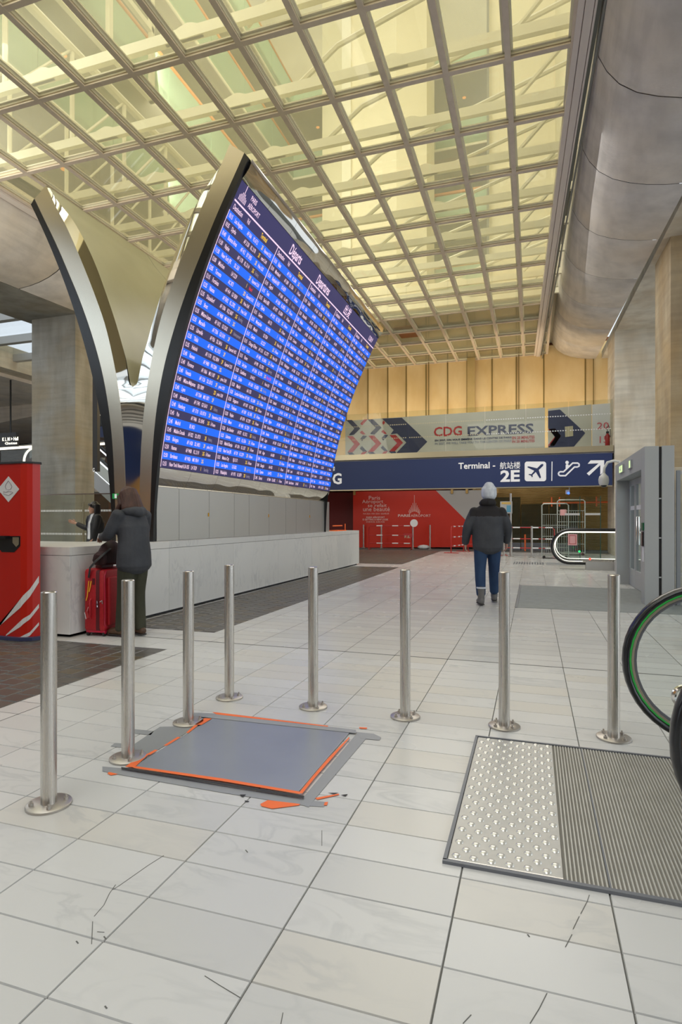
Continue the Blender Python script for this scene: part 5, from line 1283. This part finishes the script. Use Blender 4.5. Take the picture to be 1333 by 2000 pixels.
obj('pull_handle_grip', T(MB().box(-.20,-.12,.12,.34,.755,.785)), K['case_dark'], sc_)
obj('yellow_cord', T(MB().tube([(-.195,-.004,.62),(-.20,-.01,.53),(-.21,-.01,.45),(-.225,-.01,.40)], .006, 6)), K['yellow'], sc_, smooth=True)
obj('yellow_cord', T(MB().tube([(-.165,-.004,.62),(-.17,-.012,.56),(-.185,-.012,.50)], .006, 6)), K['yellow'], sc_, smooth=True)
lt = obj('luggage_tag', T(MB().add([(-.25,-.006,.27),(-.205,-.010,.29),(-.185,-.010,.21),(-.23,-.006,.19)], [(0,1,2,3)])), K['b_red'], sc_)
obj('tag_stripe', T(MB().add([(-.249,-.009,.265),(-.241,-.010,.269),(-.222,-.010,.195),(-.230,-.009,.191)], [(0,1,2,3)])), K['white'], lt)
obj('tag_string', T(MB().tube([(-.20,-.004,.33),(-.215,-.008,.28)], .003, 5)), K['pink_paper'], sc_)
bp_ = thing('backpack', 'dark maroon backpack lying on top of the red suitcase', 'backpack', (-4.65, 5.6, .785))
obj('bag_body', T(MB().tube([(-.11,.26,.792),(-.11,.26,.83),(-.10,.25,.93),(-.09,.24,1.01),(-.08,.23,1.05)], [(.10,.16),(.13,.19),(.12,.17),(.09,.12),(.04,.06)], 18, ref=(1,0,0))), K['bag'], bp_, smooth=True)
obj('front_pocket', T(MB().tube([(-.11,.08,.80),(-.11,.07,.84),(-.10,.07,.90),(-.10,.09,.94)], [(.07,.03),(.09,.04),(.08,.04),(.05,.02)], 14, ref=(1,0,0))), K['bag'], bp_, smooth=True)
obj('strap', T(MB().tube([(-.02,.14,.98),(-.05,.02,.90),(-.10,-.02,.84),(-.16,-.03,.77),(-.19,-.015,.66)], [(.018,.006)]*5, 8, ref=(1,0,0))), K['dark'], bp_, smooth=True)
# ================================================================ PEOPLE
def fuse(mb, voxel=.008, it=4, name='body'):
    me = bpy.data.meshes.new('tmp'); me.from_pydata(mb.v, [], mb.f)
    bm = bmesh.new(); bm.from_mesh(me); bmesh.ops.recalc_face_normals(bm, faces=bm.faces); bm.to_mesh(me); bm.free()
    o = bpy.data.objects.new('tmp', me); COL.objects.link(o)
    r = o.modifiers.new('r', 'REMESH'); r.mode = 'VOXEL'; r.voxel_size = voxel
    if it: s = o.modifiers.new('s', 'SMOOTH'); s.iterations = it; s.factor = .5
    dg = bpy.context.evaluated_depsgraph_get(); dg.update()
    ev = o.evaluated_get(dg); m2 = ev.to_mesh()
    out = MB(); out.v = [tuple(v.co) for v in m2.vertices]; out.f = [tuple(p.vertices) for p in m2.polygons]; out.m = [0]*len(out.f)
    ev.to_mesh_clear(); bpy.data.objects.remove(o); bpy.data.meshes.remove(me); return out
def loft(mb, pts, rad, n=16, ref=(1,0,0)):
    """closed tapered limb with rounded ends"""
    P = [Vector(p) for p in pts]; R = [r if isinstance(r, tuple) else (r, r) for r in rad]
    t0 = (P[1]-P[0]).normalized(); t1 = (P[-1]-P[-2]).normalized()
    P = [P[0]-t0*min(R[0])*.6, P[0]-t0*min(R[0])*.3]+P+[P[-1]+t1*min(R[-1])*.3, P[-1]+t1*min(R[-1])*.6]
    R = [(R[0][0]*.5,R[0][1]*.5),(R[0][0]*.85,R[0][1]*.85)]+R+[(R[-1][0]*.85,R[-1][1]*.85),(R[-1][0]*.5,R[-1][1]*.5)]
    mb.tube(P, R, n, ref=ref); return mb
def curve3(a, b, c, n=6):
    """smooth path through three joints"""
    a, b, c = Vector(a), Vector(b), Vector(c); out = []
    for i in range(n+1):
        t = i/n; p = a.lerp(b, t) if True else None; out.append(p)
    for i in range(1, n+1): out.append(b.lerp(c, i/n))
    for _ in range(2):
        out = [out[0]]+[(out[i-1]+out[i]*2+out[i+1])/4 for i in range(1, len(out)-1)]+[out[-1]]
    return out
def lin(vals, n):
    """spread radii over n samples"""
    out = []
    for i in range(n):
        t = i/(n-1)*(len(vals)-1); k = min(int(t), len(vals)-2); f = t-k
        a, b = vals[k], vals[k+1]
        if isinstance(a, tuple): out.append((a[0]+(b[0]-a[0])*f, a[1]+(b[1]-a[1])*f))
        else: out.append(a+(b-a)*f)
    return out
def hand(mb, wrist, dir_, palm_n, s=1.0, curl=.5, side=1):
    """palm, four unequal fingers and a thumb from the side of the palm"""
    d = Vector(dir_).normalized(); nrm = Vector(palm_n).normalized(); nrm = (nrm-d*nrm.dot(d)).normalized(); w = d.cross(nrm)*side
    W0 = Vector(wrist)
    loft(mb, [W0, W0+d*.03*s, W0+d*.085*s], [(.026*s,.018*s),(.036*s,.017*s),(.040*s,.014*s)], 12, ref=tuple(w))
    for k, (o, ln_) in enumerate(((-.030,.068),(-.010,.078),(.010,.073),(.029,.056))):
        b = W0+d*.085*s+w*o*s; c1 = curl*(.5+.1*k)
        p1 = b+(d*math.cos(c1*.6)+nrm*math.sin(c1*.6))*ln_*.42*s; p2 = p1+(d*math.cos(c1*1.5)+nrm*math.sin(c1*1.5))*ln_*.33*s; p3 = p2+(d*math.cos(c1*2.2)+nrm*math.sin(c1*2.2))*ln_*.25*s
        loft(mb, [b, p1, p2, p3], [.0095*s,.009*s,.008*s,.007*s], 8)
    tb = W0+d*.028*s-w*.030*s; t1 = tb+(d*.6-w*.75+nrm*.25).normalized()*.032*s; t2 = t1+(d*.9-w*.35+nrm*.35).normalized()*.030*s
    loft(mb, [tb, t1, t2], [.013*s,.011*s,.009*s], 8)
def head(mb, c, s=1.0, pitch=0.0):
    """head facing +Y with nose, brow, lips, chin and ears; c = centre at eye height"""
    c = Vector(c); M = Matrix.Rotation(pitch, 3, 'X')
    def T_(x, y, z): return c+M@(Vector((x, y, z))*s)
    prof = [(-.118,.022,.028,.052),(-.108,.036,.046,.045),(-.085,.052,.066,.026),(-.05,.063,.083,.008),(-.01,.071,.092,.0),(.03,.075,.097,-.004),(.065,.072,.094,-.008),(.092,.058,.076,-.010),(.110,.035,.046,-.010),(.116,.012,.016,-.010)]
    n = 22; vs = []; 
    for z, rx, ry, yo in prof:
        for k in range(n):
            a = 2*PI*k/n; vs.append(T_(rx*math.cos(a), yo+ry*math.sin(a), z))
    m = len(prof); fs = [(i*n+k, i*n+(k+1)%n, (i+1)*n+(k+1)%n, (i+1)*n+k) for i in range(m-1) for k in range(n)]+[tuple(range(n))[::-1], tuple(range((m-1)*n, m*n))]
    mb.add(vs, fs)
    loft(mb, [T_(0,.088,.012), T_(0,.100,-.012), T_(0,.108,-.030)], [.006*s,.009*s,.013*s], 8)
    loft(mb, [T_(-.035,.078,.022), T_(0,.089,.024), T_(.035,.078,.022)], [.008*s]*3, 8)
    loft(mb, [T_(-.020,.086,-.056), T_(0,.093,-.056), T_(.020,.086,-.056)], [.006*s,.008*s,.006*s], 8); loft(mb, [T_(-.016,.084,-.068), T_(0,.090,-.069), T_(.016,.084,-.068)], [.005*s,.007*s,.005*s], 8)
    for sd in (-1, 1): loft(mb, [T_(sd*.074,-.004,-.026), T_(sd*.079,-.010,.0), T_(sd*.078,-.012,.022)], [(.006*s,.011*s),(.008*s,.016*s),(.006*s,.012*s)], 10)
    loft(mb, [T_(0,-.025,-.06), T_(0,-.03,-.15)], [.050*s,.054*s], 16)
    return T_
class Person:
    def __init__(s, name, label, loc, face, scale=1.0):
        s.t = thing(name, label, 'person', loc); s.loc = Vector(loc); s.a = face; s.k = scale
    def put(s, name, mb, m, parent=None, **kw):
        out = MB(); out.f = mb.f; out.m = mb.m
        for p in mb.v:
            q = rot2(p[0]*s.k, p[1]*s.k, s.a); out.v.append((q[0]+s.loc.x, q[1]+s.loc.y, p[2]*s.k+s.loc.z))
        return obj(name, out, m, parent or s.t, smooth=True, weld=False, **kw)
def body(J):
    """one continuous skin surface around the joints J"""
    mb = MB()
    loft(mb, [J['pelvis'], J['waist'], J['chest'], J['shl']], [(.155,.105),(.128,.095),(.155,.11),(.115,.07)], 18)
    for s_ in ('l', 'r'):
        p = curve3(J['hip_'+s_], J['knee_'+s_], J['ankle_'+s_], 5); loft(mb, p, lin([.085,.070,.052,.050,.036], len(p)), 14)
        loft(mb, [J['ankle_'+s_], J['toe_'+s_]], [(.035,.035),(.040,.022)], 10)
        p = curve3(J['sh_'+s_], J['elb_'+s_], J['wr_'+s_], 5); loft(mb, p, lin([.050,.044,.038,.036,.026], len(p)), 12)
    return mb
def clothes_leg(J, s_, r, cuff=.01):
    mb = MB(); p = curve3(J['hip_'+s_], J['knee_'+s_], J['ankle_'+s_], 6); loft(mb, p, lin(r, len(p)), 16); return mb
def boot(J, s_, hgt=.16, w=.052):
    a = Vector(J['ankle_'+s_]); t = Vector(J['toe_'+s_]); mb = MB(); d = (t-a); d.z = 0; d.normalize(); up = Vector((0,0,1))
    base = Vector((a.x, a.y, a.z-.075)); 
    loft(mb, [a+up*(hgt-.08), a+up*.02, base+up*.045], [.056,.052,.050], 14)
    loft(mb, [base-d*.055+up*.045, base+d*.03+up*.055, base+d*.12+up*.045, base+d*.175+up*.035], [(.040,.042),(.046,.050),(.050,.040),(.042,.028)], 14, ref=(1,0,0) if abs(d.y) > .7 else (0,1,0))
    sole = MB(); loft(sole, [base-d*.07+up*.010, base+d*.03+up*.010, base+d*.13+up*.010, base+d*.19+up*.010], [(.038,.011),(.044,.011),(.052,.011),(.038,.011)], 14, ref=(1,0,0) if abs(d.y) > .7 else (0,1,0))
    return fuse(mb, .008, 3), sole
# ---- woman with suitcase: faces the counter, seen from behind, bending her head over the bag
w1 = Person('person', 'woman in charcoal hooded jacket and olive trousers bending over her bag at counter', (-4.27, 5.50, 0), math.radians(76), .985)
J = dict(pelvis=(0,-.03,.90), waist=(0,-.03,1.05), chest=(0,-.02,1.24), shl=(0,0,1.40), hip_l=(-.085,-.03,.90), hip_r=(.085,-.03,.90), knee_l=(-.085,.03,.50), knee_r=(.08,-.0,.50),
         ankle_l=(-.085,.09,.085), ankle_r=(.085,-.04,.085), toe_l=(-.105,.25,.03), toe_r=(.11,.12,.03), sh_l=(-.175,0,1.385), sh_r=(.175,0,1.385), elb_l=(-.25,.10,1.14), elb_r=(.26,.12,1.13),
         wr_l=(-.15,.33,1.13), wr_r=(.09,.34,1.16))
mb = body(J); head(mb, (0,.075,1.565), 1.0, -.55); loft(mb, [(0,0,1.38),(0,.03,1.47)], [.056,.052], 14)
hand(mb, J['wr_l'], (.35,.9,-.2), (.2,-.2,-1), 1.0, .9, 1); hand(mb, J['wr_r'], (-.45,.9,.05), (-.2,-.2,-1), 1.0, .9, -1)
w1.put('body', fuse(mb, .0065, 2), K['skin'])
jk = MB(); loft(jk, [(0,-.035,.80),(0,-.035,.95),(0,-.03,1.08),(0,-.02,1.24),(0,-.005,1.36),(0,.01,1.425)], [(.215,.150),(.205,.150),(.185,.145),(.195,.140),(.170,.105),(.085,.075)], 22)
for s_ in ('l','r'):
    p = curve3(J['sh_'+s_], J['elb_'+s_], J['wr_'+s_], 6); loft(jk, p, lin([.078,.072,.062,.056,.046], len(p)), 14)
w1.put('jacket', fuse(jk, .010, 5), K['jacket'])
hd_ = MB(); loft(hd_, [(-.12,.05,1.40),(-.11,-.05,1.415),(-.05,-.115,1.42),(0,-.13,1.41),(.05,-.115,1.42),(.11,-.05,1.415),(.12,.05,1.40)], [(.035,.03),(.045,.045),(.055,.05),(.06,.055),(.055,.05),(.045,.045),(.035,.03)], 12, ref=(0,0,1))
w1.put('hood', fuse(hd_, .009, 3), K['jacket'])
tr1 = MB()
for s_, rr in (('l',[.105,.095,.078,.070,.062]), ('r',[.105,.095,.078,.070,.062])): 
    p = curve3(J['hip_'+s_], J['knee_'+s_], J['ankle_'+s_], 6); loft(tr1, p, lin(rr, len(p)), 16)
loft(tr1, [(0,-.03,.86),(0,-.03,.95)], [(.165,.125),(.160,.12)], 18)
w1.put('trousers', fuse(tr1, .010, 4), K['olive_cloth'])
for s_ in ('l','r'):
    b_, so_ = boot(J, s_, .15); bo_ = w1.put('boot', b_, K['boot_brown']); w1.put('sole', so_, K['sole'], None)
hr = MB(); Mh = lambda x, y, z: tuple(Vector((0,.075,1.565))+Matrix.Rotation(-.55,3,'X')@Vector((x,y,z)))
loft(hr, [Mh(0,-.02,.02), Mh(0,-.02,.06), Mh(0,-.015,.10)], [(.092,.112),(.088,.108),(.060,.075)], 22)
for k in range(-5, 6):
    a = k*.30; x_, y_ = .078*math.sin(a), -.02-.090*math.cos(a)
    loft(hr, [Mh(x_,y_,.06), Mh(x_*1.05,y_,-.02), (x_*1.35, y_*.9+.02, 1.46), (x_*1.45, y_*1.05+.02, 1.375-.02*abs(k)/5)], [.030,.034,.036,.024], 8)
for s_ in (-1, 1): loft(hr, [Mh(s_*.078,.03,.05), Mh(s_*.088,.045,-.05), (s_*.112,.15,1.38), (s_*.09,.17,1.27)], [.026,.036,.036,.020], 8)
w1.put('hair', fuse(hr, .008, 2), K['hair_brown'])
sf = MB(); loft(sf, [(.07,.04,1.435),(.06,-.03,1.45),(0,-.065,1.455),(-.06,-.03,1.45),(-.07,.04,1.435)], [.028,.032,.034,.032,.028], 10, ref=(0,0,1)); w1.put('scarf', fuse(sf, .008, 2), K['scarf'])
wt = Vector(J['wr_l'])-Vector((0,.03,0)); w1.put('watch', MB().tube([tuple(wt-Vector((.01,.02,0))), tuple(wt+Vector((.01,.02,0)))], [.050,.048], 14), K['chrome'])
# paper in the hands, hanging over the bag
pp_ = TMB((-4.80,5.62,1.045), .3)
tag(obj('paper_sheet', pp_(MB().prism([(-.12,0),(.02,0),(.08,.10),(-.06,.10)], 'x', -.002, .002)), K['blouse']), 'white paper sheet held over the maroon backpack', 'paper')
# ---- walking man seen from behind
mn = Person('person', 'man walking away in grey knit hat, charcoal jacket and blue jeans', (-.66, 9.30, 0), math.radians(8), 1.02)
J = dict(pelvis=(0,0,.95), waist=(0,0,1.10), chest=(0,0,1.30), shl=(0,0,1.47), hip_l=(-.095,0,.94), hip_r=(.095,0,.94), knee_l=(-.115,-.02,.52), knee_r=(.10,.10,.53),
         ankle_l=(-.105,-.14,.09), ankle_r=(.115,.24,.10), toe_l=(-.125,.01,.03), toe_r=(.125,.40,.05), sh_l=(-.185,0,1.415), sh_r=(.185,0,1.415), elb_l=(-.30,-.03,1.17), elb_r=(.29,.0,1.17),
         wr_l=(-.33,.05,.93), wr_r=(.29,.12,.95))
mb = body(J); head(mb, (.02,.03,1.655), 1.02, -.1); loft(mb, [(0,0,1.45),(.01,.01,1.55)], [.062,.058], 14)
hand(mb, J['wr_l'], (.05,.25,-1), (1,0,.1), 1.08, .7, 1); hand(mb, J['wr_r'], (.0,.25,-1), (-1,0,.1), 1.08, .7, -1)
mn.put('body', fuse(mb, .0065, 2), K['skin'])
jk = MB(); loft(jk, [(0,-.01,.86),(0,-.01,1.0),(0,-.005,1.15),(0,0,1.30),(0,.0,1.41),(0,.005,1.465),(0,.01,1.52)], [(.225,.165),(.235,.170),(.225,.165),(.240,.155),(.215,.12),(.165,.10),(.085,.075)], 22)
for s_ in ('l','r'):
    p = curve3(J['sh_'+s_], J['elb_'+s_], J['wr_'+s_], 6); loft(jk, p, lin([.082,.083,.075,.068,.056], len(p)), 14)
jf = fuse(jk, .010, 5); jm = MB(); jm.v = jf.v; jm.f = jf.f
jm.m = [1 if sum(jf.v[i][2] for i in f)/len(f) > 1.33 and abs(sum(jf.v[i][0] for i in f)/len(f)) < .27 else 0 for f in jf.f]
mn.put('jacket', jm, [K['jacket'], K['jacket_dark']])
cl = MB(); loft(cl, [(-.09,.03,1.53),(-.07,-.07,1.545),(0,-.10,1.55),(.07,-.07,1.545),(.09,.03,1.53)], [.04,.05,.052,.05,.04], 12, ref=(0,0,1)); mn.put('hood', fuse(cl, .009, 3), K['jacket_dark'])
tr1 = MB()
for s_ in ('l','r'): p = curve3(J['hip_'+s_], J['knee_'+s_], J['ankle_'+s_], 6); loft(tr1, p[:-1], lin([.112,.102,.085,.078,.068], len(p)-1), 16)
loft(tr1, [(0,0,.88),(0,0,1.0)], [(.175,.135),(.170,.13)], 18); mn.put('jeans', fuse(tr1, .010, 4), K['jean'])
for s_ in ('l','r'):
    b_, so_ = boot(J, s_, .24, .06); mn.put('boot', b_, K['boot_grey']); mn.put('sole', so_, K['sole'])
    a = Vector(J['ankle_'+s_]); mn.put('boot_cuff', MB().tube([tuple(a+Vector((0,0,.165))), tuple(a+Vector((0,0,.185)))], [.070,.070], 16), K['knit'])
ht = MB(); c = Vector((.02,.03,1.655)); loft(ht, [c+Vector((0,-.01,-.02)), c+Vector((0,-.01,.04)), c+Vector((0,-.012,.10)), c+Vector((0,-.02,.15))], [(.108,.126),(.116,.134),(.112,.126),(.075,.085)], 24)
hh_ = mn.put('knit_hat', fuse(ht, .009, 3), K['knit'])
rb2 = MB(); rb2.tube([tuple(c+Vector((0,-.01,-.025))), tuple(c+Vector((0,-.01,.018)))], [(.108,.128),(.116,.134)], 28, ref=(1,0,0)); mn.put('hat_brim', rb2, K['knit'])
# ---- staff woman behind the counter, pointing left
w2 = Person('person', 'staff woman in black coat and white blouse pointing left behind the counter', (-8.30, 9.55, 0), math.radians(148), 1.0)
J = dict(pelvis=(0,0,.92), waist=(0,0,1.06), chest=(0,0,1.24), shl=(0,0,1.39), hip_l=(-.085,0,.91), hip_r=(.085,0,.91), knee_l=(-.09,.02,.50), knee_r=(.09,.0,.50),
         ankle_l=(-.09,.0,.085), ankle_r=(.10,-.03,.085), toe_l=(-.10,.15,.03), toe_r=(.12,.12,.03), sh_l=(-.165,0,1.375), sh_r=(.165,0,1.375), elb_l=(-.21,.06,1.12), elb_r=(.25,.06,1.12),
         wr_l=(-.16,-.02+.1,.93), wr_r=(.41,.25,1.24))
mb = body(J); head(mb, (0,.02,1.545), .97, 0); loft(mb, [(0,0,1.37),(0,.01,1.46)], [.050,.048], 14)
hand(mb, J['wr_l'], (.1,.1,-1), (1,0,0), .95, .6, 1); hand(mb, J['wr_r'], (.62,.75,.35), (-.77,.64,.0), .95, .35, -1)
w2.put('body', fuse(mb, .0065, 2), K['skin'])
bl = MB(); loft(bl, [(0,.01,.93),(0,.01,1.06),(0,.012,1.24),(0,.01,1.36),(0,.01,1.41)], [(.165,.125),(.150,.120),(.170,.130),(.140,.09),(.07,.065)], 20); w2.put('blouse', fuse(bl, .009, 3), K['blouse'])
ct_ = MB()
for sd in (-1, 1): loft(ct_, [(sd*.115,-.01,.42),(sd*.125,-.01,.70),(sd*.115,-.01,1.0),(sd*.115,-.01,1.24),(sd*.10,-.01,1.36),(sd*.06,-.01,1.41)], [(.10,.15),(.10,.15),(.085,.135),(.085,.135),(.075,.095),(.03,.06)], 16)
loft(ct_, [(0,-.09,.42),(0,-.09,.8),(0,-.085,1.2),(0,-.04,1.40)], [(.20,.07),(.19,.07),(.17,.06),(.10,.05)], 18)
for s_ in ('l','r'): p = curve3(J['sh_'+s_], J['elb_'+s_], J['wr_'+s_], 6); loft(ct_, p[:-1], lin([.075,.068,.060,.054,.046], len(p)-1), 14)
w2.put('coat', fuse(ct_, .010, 3), K['coat'])
sk_ = MB(); loft(sk_, [(0,0,.45),(0,0,.75),(0,0,.98)], [(.165,.13),(.18,.14),(.165,.13)], 18); w2.put('skirt', sk_, K['coat'])
for s_ in ('l','r'):
    b_, so_ = boot(J, s_, .12); w2.put('shoe', b_, K['coat'])
sc2 = MB(); loft(sc2, [(0,.14,1.38),(.015,.16,1.28),(.02,.155,1.18)], [(.025,.012),(.035,.014),(.02,.008)], 10); w2.put('neck_scarf', sc2, K['coat'])
w2.put('lanyard', MB().tube([(-.05,.10,1.40),(-.035,.15,1.25),(-.02,.155,1.14),(-.01,.155,1.14),(.03,.13,1.30),(.05,.09,1.40)], .005, 6), K['b_navy'])
hr = MB(); c = Vector((0,.02,1.545)); loft(hr, [c+Vector((0,-.015,.02)), c+Vector((0,-.015,.06)), c+Vector((0,-.012,.10))], [(.090,.106),(.086,.102),(.055,.070)], 22)
for k in range(-6, 7):
    a = k*.28; x_, y_ = .076*math.sin(a), -.015-.085*math.cos(a)
    loft(hr, [tuple(c+Vector((x_,y_,.06))), tuple(c+Vector((x_*1.08,y_*1.05,-.03))), tuple(c+Vector((x_*1.15,y_*1.02,-.11))), tuple(c+Vector((x_*1.12,y_*.95,-.17)))], [.026,.030,.030,.020], 8)
loft(hr, [tuple(c+Vector((-.055,.075,.055))), tuple(c+Vector((0,.092,.07))), tuple(c+Vector((.055,.075,.055)))], [.020,.022,.020], 8)
w2.put('hair', fuse(hr, .008, 2), K['hair_black'])
for sd in (-1, 1): w2.put('eye', MB().ball((sd*.030,.105,1.55), .008,.006,.006, 8, 6), K['dark'])
# green exit tablet on the brushed end panel
gx = onY(227,6.9); gl_ = thing('exit_sign', 'small green exit sign fixed on the brushed steel V above the woman', 'sign', (gx, 6.9, 1.6))
obj('sign_plate', MB().box(onY(220,6.9), onY(229.5,6.9), 6.895, 6.92, zat(974,gx,6.9), zat(964,gx,6.9)), K['exit_green'], gl_)
obj('white_figure', MB().box(onY(225,6.9), onY(228.7,6.9), 6.888, 6.894, zat(973,gx,6.9), zat(965,gx,6.9)), K['sign_white'], gl_)

# ================================================================ CRACKS AND SCUFFS IN THE NEAR TILES
def crack(pts, w=.0022, name='crack'):
    P = [W(*q) for q in pts]; m_ = MB()
    for a, b in zip(P[:-1], P[1:]):
        d = Vector((b[0]-a[0], b[1]-a[1])).normalized(); q = Vector((-d.y, d.x))*w/2
        m_.prism([(a[0]+q.x,a[1]+q.y),(a[0]-q.x,a[1]-q.y),(b[0]-q.x,b[1]-q.y),(b[0]+q.x,b[1]+q.y)], 'z', .0001, .0007)
    obj(name, m_, K['grout'], FLOOR)
for c_ in ([(320,1671),(290,1690),(233,1730),(220,1738)], [(226,1728),(214,1745),(203,1768),(184,1790)], [(181,1800),(180,1825),(179,1844)], [(629,1622),(629,1652)],
           [(1069,1940),(1054,1970),(1036,1999)], [(921,1982),(905,1999)], [(553,1978),(549,2000)], [(400,1906),(430,1925),(470,1949)], [(1152,1748),(1148,1760),(1135,1785)], [(1132,1790),(1120,1815)], [(1118,1825),(1105,1850)], [(190,1820),(204,1821)]): crack(c_)
for x_, y_ in ((480,1660),(1031,1825),(203,1829),(149,1838),(205,1965)): crack([(x_,y_),(x_+4,y_+5)], .004, 'scuff')
